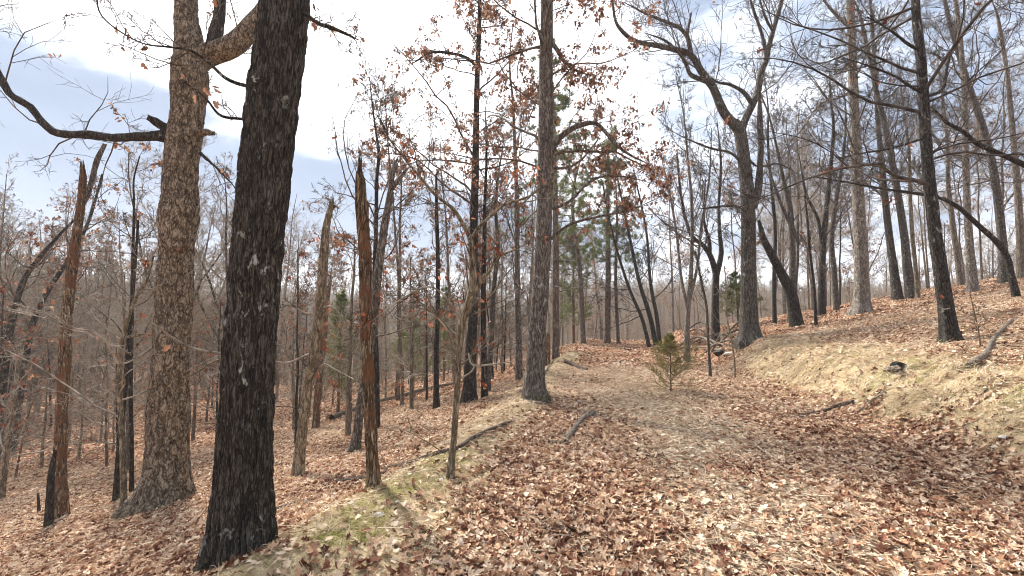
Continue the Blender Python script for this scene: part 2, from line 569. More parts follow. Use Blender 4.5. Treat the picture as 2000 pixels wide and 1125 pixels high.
# ------------------------------------------------------------------ tree building
def trunk_mesh(acc, P, R, sides=18, furrow=0.0, ff=28., fz=5., flare=.35, lump=.05, seed=0, broken=False, blocky=False, spk=3.0):
    """one closed lumpy trunk; P (n,3), R (n)"""
    n = len(P)
    t = np.gradient(P, axis=0); t = nrm(t)
    a = nrm(np.cross(t, np.array([[0, 1., 0]]))); b = np.cross(t, a)
    th = np.arange(sides) * 2 * math.pi / sides
    s = np.concatenate([[0], np.cumsum(np.linalg.norm(np.diff(P, axis=0), axis=1))])
    C, S_ = np.cos(th)[None], np.sin(th)[None]
    ph = seed * 1.7
    rr = R[:, None] * np.ones((1, sides))
    lob = .5 + .5 * np.cos(5 * th[None] + ph + 1.3 * np.sin(2 * th[None] + ph))
    rr = rr * (1 + flare * np.exp(-np.maximum(s[:, None] - .25, 0) / .22) * (.25 + .9 * lob))
    zz = s[:, None] + 0 * C
    bx, by = C * R[:, None], S_ * R[:, None]
    sc = 1 / max(float(R.mean()), .03)
    rr = rr * (1 + lump * 2 * (fbm(bx * sc * .9 + 7, by * sc * .9, zz * sc * .35, 3, seed) - .5))
    if furrow:
        w = .5 * fbm(bx * 9, by * 9, zz * 4, 2, seed + 5)
        if blocky:
            f1 = 1 - np.abs(2 * vn(bx * ff + w, by * ff, zz * fz + w * 2, seed + 9) - 1)
            f2 = 1 - np.abs(2 * vn(bx * ff * 1.9 + 3, by * ff * 1.9 + w, zz * fz * 1.8, seed + 19) - 1)
            hgt = -np.clip((f1 - .72) / .28, 0, 1) - .6 * np.clip((f2 - .7) / .3, 0, 1) + .3
        else:
            f1 = 1 - np.abs(2 * vn(bx * ff + w * 2, by * ff + w, zz * fz, seed + 9) - 1)
            f2 = 1 - np.abs(2 * vn(bx * ff * 2.1, by * ff * 2.1 + w, zz * fz * 2.4, seed + 19) - 1)
            hgt = -np.clip((f1 - .5) / .5, 0, 1) - .45 * np.clip((f2 - .55) / .45, 0, 1) + .4
        rr = rr + furrow * hgt + furrow * .5 * (vn(bx * ff * 3, by * ff * 3, zz * fz * 9, seed + 29) - .5)
    V = P[:, None] + rr[..., None] * (a[:, None] * C[..., None] + b[:, None] * S_[..., None])
    if broken:
        g = np.random.default_rng(seed + 100)
        m = max(3, n // 12)
        spike = (g.random(sides) ** 1.5)
        spike = .5 * spike + .5 * np.roll(spike, 1)
        for q in range(m):
            f = (q + 1) / m
            V[n - m + q] += t[n - m + q][None] * (spike[:, None] * R[n - m] * spk * f - R[n - m] * spk * .4 * f)
            V[n - m + q] = V[n - m + q] + (P[n - m + q][None] - V[n - m + q]) * (.35 * f * (spike[:, None] > .45) * g.random(sides)[:, None])
    Vv = V.reshape(-1, 3)
    i = np.arange(n - 1)[:, None] * sides; k = np.arange(sides)[None]; k2 = (k + 1) % sides
    Q = np.stack(np.broadcast_arrays(i + k, i + sides + k, i + sides + k2, i + k2), -1).reshape(-1, 4)
    top = P[-1] - t[-1] * (R[n - max(3, n // 12)] * 1.5 if broken else -R[-1] * .3)
    Vv = np.concatenate([Vv, top[None]])
    kk = np.arange(sides)
    T = np.stack([(n - 1) * sides + kk, np.full(sides, n * sides), (n - 1) * sides + (kk + 1) % sides], -1)
    acc.add(Vv, Q, T[:, ::-1])


VIEWCULL = True


def crown(P, R, g, rmin, counts=(14, 6, 5, 4), t0=.35, t1=.98, l1=.28, ang=(1.0, .8, .8, .8), up=(.10, .06, .05, .04), wig=(.16, .22, .26, .28),
          ratio=(.42, .45, .5), start=None, acc=None, leaf_at=None, droopy=0.0):
    """branches of a trunk (P (n,3)); returns tips for leaves"""
    acc = acc or Acc()
    tips = []
    lv = 0
    if start is None:
        Pt, Rt = P[None], R[None]
        S, D, L, rr, t = spawn(Pt, Rt, counts[0], t0, t1, ang[0], .22, g)
        Ln = L * l1 * (1.15 - .75 * (t - t0) / max(t1 - t0, .01)) * g.uniform(.5, 1.25, len(S))
        r0 = np.minimum(rr * .42, .005 + Ln * .0075)
        cP, cR = grow(S, D, Ln, r0, np.full(len(S), rmin), 9, wig[0], up[0], g)
        tubes(cP, np.maximum(cR, rmin), 5, acc)
    else:
        cP, cR = start
    for li in range(1, len(counts)):
        S, D, L, rr, t = spawn(cP, cR, counts[li], .18, 1.0, ang[li], .3, g)
        D[:, 2] -= droopy * .3
        if VIEWCULL:                     # crowns are built thinner high above the head of the viewer
            hi = (S[:, 2] - EYE) > .80 * S[:, 1] + .6
            kp = ~hi | (g.random(len(S)) < .25)
            S, D, L, rr, t = S[kp], D[kp], L[kp], rr[kp], t[kp]
            if not len(S): break
        Ln = L * ratio[li - 1] * (1.15 - .6 * t) * g.uniform(.45, 1.35, len(S))
        r0 = np.maximum(np.minimum(rr * .6, .003 + Ln * .007), rmin)
        ns = (5, 3, 1 if rmin > .0042 else 2)[li - 1]
        cP, cR = grow(S, D, Ln, r0, np.full(len(S), rmin * .75), ns, wig[li], up[li], g)
        tubes(cP, cR, 3, acc)
        tips.append(cP)
    return acc, tips


def leaf_points(tips, n, g, zmin=None, zmax=None, clump=.10):
    """clumpy: some twigs carry bunches of leaves"""
    tw = tips[-1]
    nt = min(len(tw), max(6, n // 5))
    pick = g.choice(len(tw), nt, replace=False)
    base = tw[pick]
    i = g.integers(0, nt, n); f = g.uniform(.2, 1, n)
    k = tw.shape[1] - 1
    q = np.minimum((f * k).astype(int), k - 1); w = (f * k - q)[:, None]
    C = base[i, q] * (1 - w) + base[i, q + 1] * w + g.normal(0, clump * .4, (n, 3))
    if zmin is not None: C = C[C[:, 2] > zmin]
    if zmax is not None: C = C[C[:, 2] < zmax]
    return C


def px_line(pts, Y0, dy=0.0, first_ground=None):
    """photograph trace -> (n,4) key points x,y,z,r at distance Y0 (+dy along it)"""
    K = []
    m = len(pts)
    for i, (px, py, w) in enumerate(pts):
        Y = Y0 + dy * i / max(m - 1, 1)
        p = plane_pt(px, py, Y)
        K.append([*p, w / 2 / FOC * Y / math.sqrt(1 + ((px - 1000) / FOC) ** 2)])
    return np.array(K)


def sub(acc_mesh, name, root, **kw):
    return obj(name, acc_mesh, root, **kw)


def traced_tree(name, label, pts, bark, twig='twig', cat='tree', group=None, top=13.0, base=None, limbs=(), counts=(14, 6, 5, 4), t0=.3, l1=.26,
                leaves=0, leafmat='dead_leaf', leafsize=.10, sides=20, rings=70, furrow=0.0, ff=28., fz=5., blocky=False, flare=.22, lump=.06,
                broken=False, seed=1, rmin=None, ang=1.0, up=.10, zlim=None, lean_y=0.0, Y=None, up_all=None, wig0=.16):
    g = np.random.default_rng(seed * 13 + 5)
    bx, by = (pts[0][0], pts[0][1]) if base is None else base
    B = gpt(bx, by)
    Y0 = B[1] if Y is None else Y
    K = px_line(pts, Y0)
    gz = float(H(K[0, 0], Y0))
    if Y is not None or base is not None: K[0, 2] = gz
    K[:, 1] += lean_y * (K[:, 2] - gz)
    org = np.array([K[0, 0], K[0, 1], gz])
    K = np.concatenate([[[K[0, 0] - (K[1, 0] - K[0, 0]) * .1, K[0, 1], gz - .25, K[0, 3]]], K])
    if top and not broken:
        zt = gz + top
        cur = K[-1].copy(); dr = nrm(K[-1, :3] - K[-2, :3]) * 1.0
        step = 1.4
        r_ = cur[3]; left = max(zt - cur[2], 1.0); n_ = max(2, int(left / step))
        for i in range(n_):
            dr = nrm(dr + np.array([g.normal(0, .10), g.normal(0, .10), .12]))
            nx = cur[:3] + dr * left / n_
            cur = np.array([*nx, r_ + (.012 - r_) * ((i + 1) / n_) ** .9])
            K = np.concatenate([K, cur[None]])
    S = catmull(K, rings)
    P, R = S[:, :3], np.maximum(S[:, 3], .006)
    root = obj(name, None, loc=org, label=label, category=cat, group=group)
    acc = Acc()
    trunk_mesh(acc, P, R, sides, furrow, ff, fz, flare, lump, seed, broken, blocky)
    sub(acc.mesh('trunk', M[bark], org), 'trunk', root)
    rm = rmin if rmin is not None else (.0016 + .00021 * Y0)
    tips = []
    cacc = Acc()
    if counts and len(counts) > 3: counts = (counts[0], counts[1], counts[2] + (1 if org[0] > 5 else 0), counts[3] + 2)
    if counts and counts[0]:
        _, tp = crown(P, R, g, rm, counts, t0, .98, l1, ang=(ang, .8, .8, .8), up=(up, .06, .05, .04) if up_all is None else up_all, wig=(wig0, .22, .26, .28), acc=cacc)
        tips += tp[-1:]
    allt = list(tips)
    for lm in limbs:
        lp, dy = lm[0], lm[1]
        cc = lm[2] if len(lm) > 2 else (1, 9, 5, 4)
        if cc and len(cc) > 3: cc = (cc[0], cc[1] + 3, cc[2], cc[3] + 2)
        m_ = M[lm[3]] if len(lm) > 3 and lm[3] else M[bark]
        brk = len(lm) > 4 and lm[4]
        LK = px_line(lp, Y0, dy)
        LK[:, 1] += lean_y * (LK[:, 2] - gz)
        if not brk: LK[-1, 3] *= .4
        LS = catmull(LK, max(12, 4 * len(lp)))
        big = LS[0, 3] > .02
        la = Acc()
        trunk_mesh(la, LS[:, :3], np.maximum(LS[:, 3], .005), 14 if big else 7, furrow * .7 if big else 0, ff, fz, 0, .12 if big else .05, seed + 3, brk, spk=1.1)
        sub(la.mesh('limb', m_, org), 'limb', root)
        if cc:
            _, tp = crown(None, None, g, rm, cc, start=(LS[None, :, :3], LS[None, :, 3]), acc=cacc)
            allt += tp[-1:]
    if cacc.V:
        sub(cacc.mesh('crown', M[twig], org), 'crown', root)
    if leaves and allt:
        la = Acc()
        w = np.array([len(a) for a in allt], float); w /= w.sum()
        for a, ww in zip(allt, w):
            C = leaf_points([a], int(leaves * ww) + 1, g, *(zlim or (None, None)))
            if len(C): leaf_batch(C, g.uniform(.6, 1.25, len(C)) * leafsize, g, la)
        o = sub(la.mesh('leaves', M[leafmat], org, smooth=False), 'leaves', root)
        o['kind'] = 'stuff'
    USED.append((org[0], org[1]))
    return root


USED = []

# ---- near trees, from the bottom edge of the photograph outwards
traced_tree('oak_tree', 'near black furrowed oak trunk spotted with pale lichen on the mossy berm edge',
            [(468, 1092, 138), (472, 1040, 130), (474, 980, 121), (478, 900, 113), (487, 700, 106), (497, 550, 104), (512, 400, 105), (527, 250, 108), (546, 100, 106), (557, 0, 101)],
            'black_bark', top=13, furrow=.016, ff=30, fz=4.5, sides=150, rings=480, flare=.22, lump=.035, seed=2, counts=(7, 5, 4, 3), t0=.45,
            limbs=[([(575, 15, 8), (600, 30, 9), (620, 45, 9), (650, 55, 8), (680, 68, 6), (700, 78, 4)], -.2, (1, 7, 4, 3)),
                   ([(515, 172, 9), (470, 165, 9), (440, 152, 8), (405, 120, 7), (370, 98, 6), (330, 92, 5), (280, 85, 4), (225, 55, 4), (195, 25, 3), (188, -20, 2.5)], -.5, (1, 8, 4, 3)),
                   ([(480, 695, 6), (432, 690, 6), (400, 686, 5), (360, 672, 4.5), (330, 655, 4), (312, 640, 3), (290, 628, 2)], -.4, (1, 6, 4, 2), 'twig_pale'),
                   ([(515, 236, 7), (468, 232, 7), (430, 225, 6), (400, 190, 4), (360, 160, 3)], -.3, (1, 6, 4, 3))],
            leaves=30, leafsize=.055)
traced_tree('oak_tree', 'massive old oak with blocky brown bark and a dark limb reaching out sideways',
            [(318, 985, 128), (322, 955, 112), (325, 900, 90), (328, 800, 86), (335, 700, 78), (340, 600, 73), (345, 500, 72), (348, 440, 78), (350, 415, 80), (352, 350, 71), (357, 290, 76), (364, 230, 70), (371, 150, 76), (372, 95, 66), (366, 50, 54), (362, 0, 50)],
            'old_bark', top=15, furrow=.018, ff=11, fz=5.5, blocky=True, sides=120, rings=330, flare=.40, lump=.15, seed=4, counts=(7, 6, 5, 4), t0=.55,
            limbs=[([(362, 272, 46), (318, 266, 31), (285, 266, 23), (230, 269, 22), (180, 264, 22), (112, 259, 22), (84, 240, 20), (58, 208, 20), (22, 186, 20), (0, 150, 22), (-30, 90, 18), (-50, 10, 14)], -.6, (1, 9, 5, 4), 'dark_bark'),
                   ([(352, 262, 26), (325, 250, 24), (305, 238, 22), (288, 228, 15)], -.3, None, 'dark_bark', True),
                   ([(380, 262, 22), (402, 258, 16), (417, 261, 12)], -.2, None, None, True),
                   ([(372, 130, 58), (405, 108, 54), (450, 92, 50), (485, 62, 46), (520, 20, 42), (560, -40, 36), (600, -140, 26)], .3, (1, 7, 5, 4)),
                   ([(412, 100, 34), (424, 60, 28), (429, 20, 25), (432, -40, 22), (436, -140, 15)], .2, (1, 6, 5, 4), 'dark_bark'),
                   ([(392, 300, 9), (420, 325, 7), (445, 350, 6), (470, 380, 4)], -.5, (1, 6, 4, 3), 'dark_bark')],
            leaves=70, leafsize=.075)
traced_tree('dead_tree', 'rotten red brown snag with a broken forked top standing apart on the slope',
            [(120, 1012, 31), (119, 960, 29), (118, 900, 28), (121, 800, 26), (126, 700, 27), (132, 600, 24), (144, 500, 23), (151, 450, 20), (158, 400, 19), (162, 350, 16), (160, 318, 9)],
            'rotten_wood', broken=True, furrow=.008, ff=30, fz=4, sides=60, rings=220, lump=.16, seed=6, counts=None,
            limbs=[([(160, 400, 12), (172, 378, 12), (180, 350, 12), (190, 312, 13), (205, 281, 10)], .1, None, 'oak_bark', True)])
traced_tree('tree_stump', 'dark leaning broken stump right behind the rotten forked snag',
            [(99, 965, 19), (100, 930, 15), (104, 900, 11), (108, 880, 7)], 'dark_bark', broken=True, counts=None, cat='stump', seed=8, rings=30, Y=8.0)
traced_tree('young_tree', 'thin olive grey young tree with arching twigs close beside the massive old oak',
            [(243, 985, 15), (240, 900, 13), (238, 840, 13), (233, 760, 12), (236, 690, 11), (245, 640, 10), (262, 590, 8), (285, 550, 6), (300, 500, 4)], 'tan_bark', 'twig_pale',
            top=None, counts=(10, 5, 4, 3), t0=.35, l1=.45, seed=9, ang=1.2, up=.03, leaves=60, Y=7.6,
            limbs=[([(236, 720, 6), (210, 670, 5), (180, 648, 5), (140, 640, 4), (80, 610, 3), (20, 590, 2)], -.8, (1, 8, 5, 3), 'twig_pale'),
                   ([(240, 660, 7), (270, 655, 6), (300, 650, 5)], .2, (1, 4, 4, 3))])
traced_tree('young_tree', 'slim dark leaning stem standing just behind the olive grey young tree',
            [(228, 950, 14), (231, 900, 12), (236, 840, 11), (246, 740, 10), (252, 650, 9), (262, 540, 7), (270, 430, 5)], 'dark_bark', top=None, counts=(9, 5, 4, 3), seed=10, Y=9.0, t0=.4, l1=.3)
traced_tree('young_tree', 'straight dark pole tree seen between the olive stem and the old oak',
            [(258, 945, 10), (257, 860, 9), (255, 760, 9), (257, 650, 8), (259, 520, 7), (262, 400, 5)], 'dark_bark', top=7, counts=(10, 5, 4, 3), seed=11, Y=9.6, t0=.4, leaves=60)
traced_tree('dead_tree', 'pale tan dead trunk leaning with a curled splintered tip and no bark furrows',
            [(581, 932, 25), (586, 880, 22), (592, 830, 21), (601, 760, 20), (612, 700, 20), (621, 630, 19), (627, 560, 18), (632, 490, 17), (638, 440, 15), (645, 408, 12), (649, 392, 8)],
            'tan_bark', broken=True, furrow=.004, sides=40, rings=160, lump=.08, seed=12, counts=None,
            limbs=[([(645, 415, 6), (655, 402, 5), (662, 408, 3)], 0, None, None, True), ([(640, 425, 4), (646, 395, 5), (636, 385, 3)], 0, None, None, True),
                   ([(622, 615, 4), (600, 612, 4), (570, 598, 3), (545, 590, 2)], -.3, (1, 7, 4, 3), 'twig_pale'),
                   ([(606, 690, 5), (585, 700, 4), (560, 708, 3), (535, 705, 2)], -.3, (1, 6, 4, 3), 'twig_pale'),
                   ([(628, 600, 4), (650, 600, 4), (675, 625, 3), (702, 632, 2)], -.3, (1, 6, 4, 3), 'twig_pale'),
                   ([(604, 760, 4), (630, 712, 3), (655, 722, 3), (690, 740, 2)], -.3, (1, 5, 3, 2), 'twig_pale')], rmin=.004)
traced_tree('dead_tree', 'slender reddish broken snag just behind the pale tan dead trunk',
            [(616, 838, 15), (620, 780, 14), (628, 700, 13), (634, 640, 12), (638, 590, 10), (645, 548, 8)], 'rotten_wood', broken=True, sides=24, rings=80, lump=.10, seed=13, counts=None)
traced_tree('dead_tree', 'split rotten trunk with a tall pointed splinter top and peeling tan wood',
            [(731, 955, 28), (728, 910, 25), (725, 850, 24), (721, 780, 23), (718, 700, 23), (715, 620, 24), (713, 540, 25), (711, 470, 25), (709, 430, 22), (706, 385, 19), (705, 352, 17), (703, 335, 10), (703, 310, 5)],
            'rotten_wood', broken=True, furrow=.009, ff=34, fz=3, sides=70, rings=260, lump=.16, seed=14, counts=None,
            limbs=[([(700, 450, 9), (698, 400, 9), (697, 360, 7), (696, 335, 3)], -.02, None, None, True), ([(717, 470, 8), (717, 430, 7), (719, 395, 3)], -.05, None, None, True)])
traced_tree('forked_tree', 'dark leaning tree with a broken two pronged top behind the split rotten trunk',
            [(692, 884, 24), (697, 850, 19), (703, 800, 17), (712, 740, 16), (722, 680, 16), (731, 620, 17), (736, 560, 17), (745, 480, 16), (755, 420, 15), (763, 375, 13)],
            'oak_bark', 'twig', broken=True, sides=26, rings=120, lump=.10, seed=15, counts=(6, 5, 4, 3), t0=.45, l1=.25,
            limbs=[([(762, 380, 11), (765, 350, 11), (768, 330, 9), (776, 310, 4)], 0, None, None, True), ([(763, 372, 10), (778, 352, 9), (794, 331, 7)], -.1, None, None, True)], leaves=30)
traced_tree('young_tree', 'thin crooked dark tree rising between the rotten trunk and the two pronged tree',
            [(738, 800, 11), (735, 700, 10), (731, 600, 10), (733, 500, 9), (735, 420, 8), (736, 350, 7), (740, 300, 6), (733, 250, 4)], 'dark_bark', top=8, counts=(16, 6, 5, 4), t0=.45, l1=.34, seed=16, Y=10.5, leaves=60)
traced_tree('young_tree', 'slim straight dark tree with a spiky thin top on the leafy slope',
            [(852, 800, 14), (852, 760, 11), (852, 700, 10), (855, 600, 9), (855, 500, 8), (853, 420, 7), (852, 340, 4)], 'dark_bark', top=None, counts=(26, 5, 4, 3), t0=.25, l1=.16, seed=17, ang=1.2, leaves=120, leafsize=.07)
traced_tree('young_tree', 'curved olive sapling tree on the grassy berm with a wide low spreading fork',
            [(880, 938, 16), (882, 900, 13), (887, 850, 12), (891, 790, 12), (894, 740, 12), (896, 690, 12), (903, 630, 14), (915, 595, 16), (923, 560, 15), (923, 510, 12), (919, 465, 11)],
            'tan_bark', 'twig', top=None, counts=(8, 5, 4, 3), t0=.5, l1=.30, seed=18, leaves=220, leafmat='rust_leaf', leafsize=.055, sides=24, rings=100,
            limbs=[([(917, 462, 9), (900, 430, 8), (885, 408, 7), (852, 382, 6), (820, 345, 5), (793, 313, 4), (760, 270, 3), (738, 225, 2)], -.3, (1, 12, 6, 4)),
                   ([(922, 465, 8), (935, 445, 7), (955, 425, 6), (985, 400, 5), (1030, 385, 4), (1085, 350, 3)], -.2, (1, 10, 6, 4)),
                   ([(920, 585, 7), (940, 550, 7), (958, 528, 6), (968, 505, 5), (1000, 490, 4), (1040, 470, 3)], -.4, (1, 10, 6, 4)),
                   ([(903, 625, 6), (885, 600, 5), (862, 572, 4), (838, 560, 4), (800, 575, 3), (760, 600, 2.5), (710, 640, 2)], -.4, (1, 10, 5, 4), 'twig_pale'),
                   ([(896, 700, 4), (870, 640, 4), (845, 612, 3), (820, 590, 2)], -.5, (1, 6, 4, 3), 'twig_pale'),
                   ([(890, 745, 3), (925, 720, 3.5), (915, 690, 3.5), (922, 712, 4), (960, 712, 3.5), (1005, 706, 3)], -.3, (1, 4, 3, 2), 'twig_pale')])
traced_tree('oak_tree', 'tall slender dark oak hung with brown leaves behind the curved sapling tree',
            [(916, 788, 32), (917, 750, 25), (919, 700, 22), (924, 620, 18), (927, 540, 17), (925, 450, 16), (928, 350, 15), (930, 250, 13), (932, 150, 11), (936, 50, 9), (937, 0, 8)],
            'dark_bark', top=12, counts=(30, 7, 5, 4), t0=.38, l1=.22, seed=19, leaves=3800, leafsize=.074, sides=30, rings=120, furrow=.004, ang=1.15, up=.03,
            limbs=[([(930, 128, 6), (915, 115, 7), (890, 106, 6), (845, 102, 5), (815, 118, 3), (800, 128, 2)], -.3, (1, 8, 5, 4))])
traced_tree('young_tree', 'straight thin tree close to the slender leafy oak',
            [(946, 780, 14), (946, 720, 12), (944, 640, 11), (944, 560, 10), (946, 480, 9), (947, 400, 7), (950, 320, 5)], 'dark_bark', top=7.5, counts=(18, 6, 4, 3), t0=.3, l1=.22, seed=20, leaves=300, leafmat='rust_leaf', leafsize=.09)
traced_tree('young_tree', 'thin kinked tree with rusty leaves standing a step from the leafy oak',
            [(952, 745, 11), (958, 690, 10), (961, 640, 10), (963, 580, 9), (972, 480, 8), (968, 400, 6), (975, 330, 4)], 'grey_bark', top=7, counts=(18, 6, 4, 3), t0=.3, l1=.24, seed=21, leaves=260, leafmat='rust_leaf', leafsize=.09, Y=13)
traced_tree('oak_tree', 'straight pole oak between the kinked thin tree and the tall berm oak',
            [(1014, 728, 14), (1013, 660, 12), (1011, 580, 11), (1010, 500, 10), (1010, 400, 9), (1006, 300, 7), (1002, 200, 5)], 'oak_bark', top=11, counts=(20, 6, 5, 4), t0=.35, l1=.2, seed=22, leaves=400, leafmat='rust_leaf', leafsize=.10, Y=14)
traced_tree('oak_tree', 'tall berm oak with grey lichened lower trunk, mossy foot and clinging brown leaves',
            [(1045, 782, 48), (1043, 755, 41), (1046, 700, 36), (1050, 640, 34), (1056, 560, 33), (1062, 450, 31), (1065, 350, 31), (1066, 250, 30), (1066, 150, 28), (1067, 80, 26), (1068, 0, 24)],
            'oak_bark', top=15, counts=(34, 7, 5, 4), t0=.30, l1=.18, seed=23, leaves=5200, leafsize=.074, sides=90, rings=330, furrow=.006, ff=32, fz=5, ang=1.15, up=.02, flare=.32,
            limbs=[([(1074, 300, 15), (1086, 278, 13), (1104, 260, 12), (1132, 245, 11), (1160, 240, 9), (1180, 255, 8), (1205, 284, 7), (1235, 305, 5), (1268, 320, 3)], -.5, (1, 14, 6, 4)),
                   ([(1075, 80, 10), (1090, 100, 9), (1102, 120, 8), (1120, 135, 6), (1160, 150, 4)], -.3, (1, 8, 5, 4)),
                   ([(1072, 470, 7), (1110, 440, 6), (1160, 425, 5), (1230, 410, 4), (1300, 380, 2.5)], -.4, (1, 12, 6, 4)),
                   ([(1072, 410, 7), (1110, 395, 6), (1160, 350, 5), (1220, 345, 4), (1280, 360, 2.5)], .2, (1, 12, 6, 4))])
traced_tree('dead_tree', 'short charred reddish stump beside the lichened berm oak',
            [(1068, 690, 12), (1069, 670, 11), (1071, 655, 8)], 'rotten_wood', broken=True, counts=None, cat='stump', seed=24, rings=24, Y=17)
# the track's far end and the pines
for px_, wd, lab, sd_, hh in ((1085, 14, 'tall straight pine with bare lower trunk closest to the lichened berm oak', 25, 14), (1140, 10, 'slim pine at the crest of the track with green tufts', 26, 13),
                              (1186, 12, 'sturdier straight pine with many bare side branches at the crest', 27, 14), (1208, 7, 'thinnest pine pole at the crest of the track', 28, 12)):
    by_ = {1085: 690, 1140: 672, 1186: 667, 1208: 670}[px_]
    g = np.random.default_rng(sd_)
    B = gpt(px_, by_)
    Y0 = min(B[1], 30.0) if px_ != 1085 else 20.0
    org = np.array([plane_pt(px_, by_, Y0)[0], Y0, 0.]); org[2] = float(H(org[0], Y0))
    r0 = wd / 2 / FOC * Y0
    K = np.array([[*(org + [0, 0, -.3]), r0], [*(org + [g.normal(0, .1), 0, hh * .35]), r0 * .85], [*(org + [g.normal(0, .2), 0, hh * .7]), r0 * .55], [*(org + [g.normal(0, .3), 0, hh]), .02]])
    S = catmull(K, 50)
    root = obj('pine_tree', None, loc=org, label=lab, category='tree', group='pines at the crest of the track')
    a = Acc(); trunk_mesh(a, S[:, :3], S[:, 3], 14, seed=sd_); sub(a.mesh('trunk', M['pine_bark'], org), 'trunk', root)
    ca = Acc()
    S1, D1, L1, rr, t = spawn(S[None, :, :3], S[None, :, 3], 55, .22, .99, 1.45, .12, g)
    Ln = (.6 + 2.6 * np.clip((1 - t), 0, .6)) * g.uniform(.5, 1.1, len(t))
    cP, cR = grow(S1, D1, Ln, np.full(len(t), .02), np.full(len(t), .007), 6, .14, .04, g)
    tubes(cP, cR, 4, ca)
    S2, D2, L2, rr2, t2 = spawn(cP, cR, 6, .3, 1, .9, .2, g)
    cP2, cR2 = grow(S2, D2, L2 * .4, np.full(len(S2), .009), np.full(len(S2), .006), 4, .2, .03, g)
    tubes(cP2, cR2, 3, ca)
    sub(ca.mesh('crown', M['twig_grey'], org), 'crown', root)
    # needle tufts on the upper boughs
    C = cP2[:, -1]; C = C[(C[:, 2] - org[2] > hh * .38)]
    C = C[fbm(C[:, 0] * 1.2, C[:, 1] * 1.2, C[:, 2] * 1.2, 2, sd_) > .38]
    na = Acc()
    k = 60
    CC = np.repeat(C, k, 0); D = nrm(g.standard_normal((len(CC), 3)) + [0, 0, .35]); Ln = g.uniform(.12, .26, len(CC))
    Wd = nrm(np.cross(D, nrm(g.standard_normal(D.shape)))) * .014
    O = CC + g.normal(0, .06, CC.shape)
    V = np.stack([O - Wd, O + Wd, O + D * Ln[:, None]], 1).reshape(-1, 3)
    na.add(V, None, np.arange(len(V)).reshape(-1, 3))
    o = sub(na.mesh('needles', M['needle'], org, smooth=False), 'needles', root); o['kind'] = 'stuff'
    USED.append((org[0], org[1]))

# right hand side of the track
traced_tree('young_tree', 'pale grey pole tree with three close upright stems at the track bend',
            [(1341, 672, 14), (1342, 640, 11), (1345, 590, 9), (1350, 520, 8), (1352, 450, 7), (1350, 380, 6)], 'pale_bark', 'twig_grey', top=11, counts=(18, 6, 5, 4), t0=.3, l1=.22, seed=30, Y=17, up=.16,
            limbs=[([(1344, 610, 7), (1330, 540, 6), (1322, 460, 5), (1308, 380, 4), (1290, 300, 3)], .5, (1, 8, 5, 4)), ([(1346, 590, 7), (1362, 520, 6), (1370, 440, 5), (1385, 350, 4), (1390, 250, 3)], -.5, (1, 8, 5, 4))])
for px_, py_, x2, y2, w_, lab, sd_ in ((1281, 664, 1225, 440, 10, 'dark leaning tree furthest tilted in the clump at the track bend', 31), (1288, 662, 1262, 450, 9, 'dark slightly leaning tree in the clump at the track bend', 32),
                                       (1268, 662, 1200, 470, 8, 'thin dark tree bent low over the far end of the track', 33)):
    traced_tree('leaning_tree', lab, [(px_, py_, w_), (px_ * .8 + x2 * .2, py_ * .8 + y2 * .2, w_ * .9), (px_ * .5 + x2 * .5 - 4, py_ * .5 + y2 * .5, w_ * .75), (x2, y2, w_ * .5), (x2 - 25, y2 - 120, w_ * .3)],
                'dark_bark', 'twig_dark', top=None, counts=(14, 6, 4, 4), t0=.2, l1=.26, seed=sd_, Y=26 + sd_ % 3 * 2, ang=1.2)
traced_tree('sapling', 'thin crooked sapling between the small cedar and the brush pile',
            [(1386, 680, 6), (1382, 640, 5.5), (1380, 600, 5), (1372, 560, 5), (1364, 520, 4), (1358, 490, 3)], 'grey_bark', top=None, counts=(10, 5, 4, 3), t0=.4, l1=.3, seed=34, Y=12.5)
traced_tree('forked_tree', 'dark oak forking low into two black crooked leaders behind the brush pile',
            [(1397, 634, 20), (1397, 600, 15), (1398, 560, 14), (1398, 535, 14), (1393, 515, 12), (1386, 497, 11), (1374, 480, 9), (1352, 462, 8), (1340, 430, 6), (1330, 380, 5), (1322, 300, 4)], 'dark_bark', 'twig', top=None, Y=19, counts=(14, 6, 5, 4), t0=.45, l1=.3, seed=35,
            limbs=[([(1399, 540, 12), (1405, 515, 11), (1409, 490, 10), (1406, 460, 8), (1404, 400, 6), (1408, 320, 5), (1400, 230, 3)], .3, (1, 12, 6, 4)), ([(1386, 500, 9), (1385, 470, 8), (1375, 430, 5), (1378, 350, 4)], -.3, (1, 8, 6, 4))])
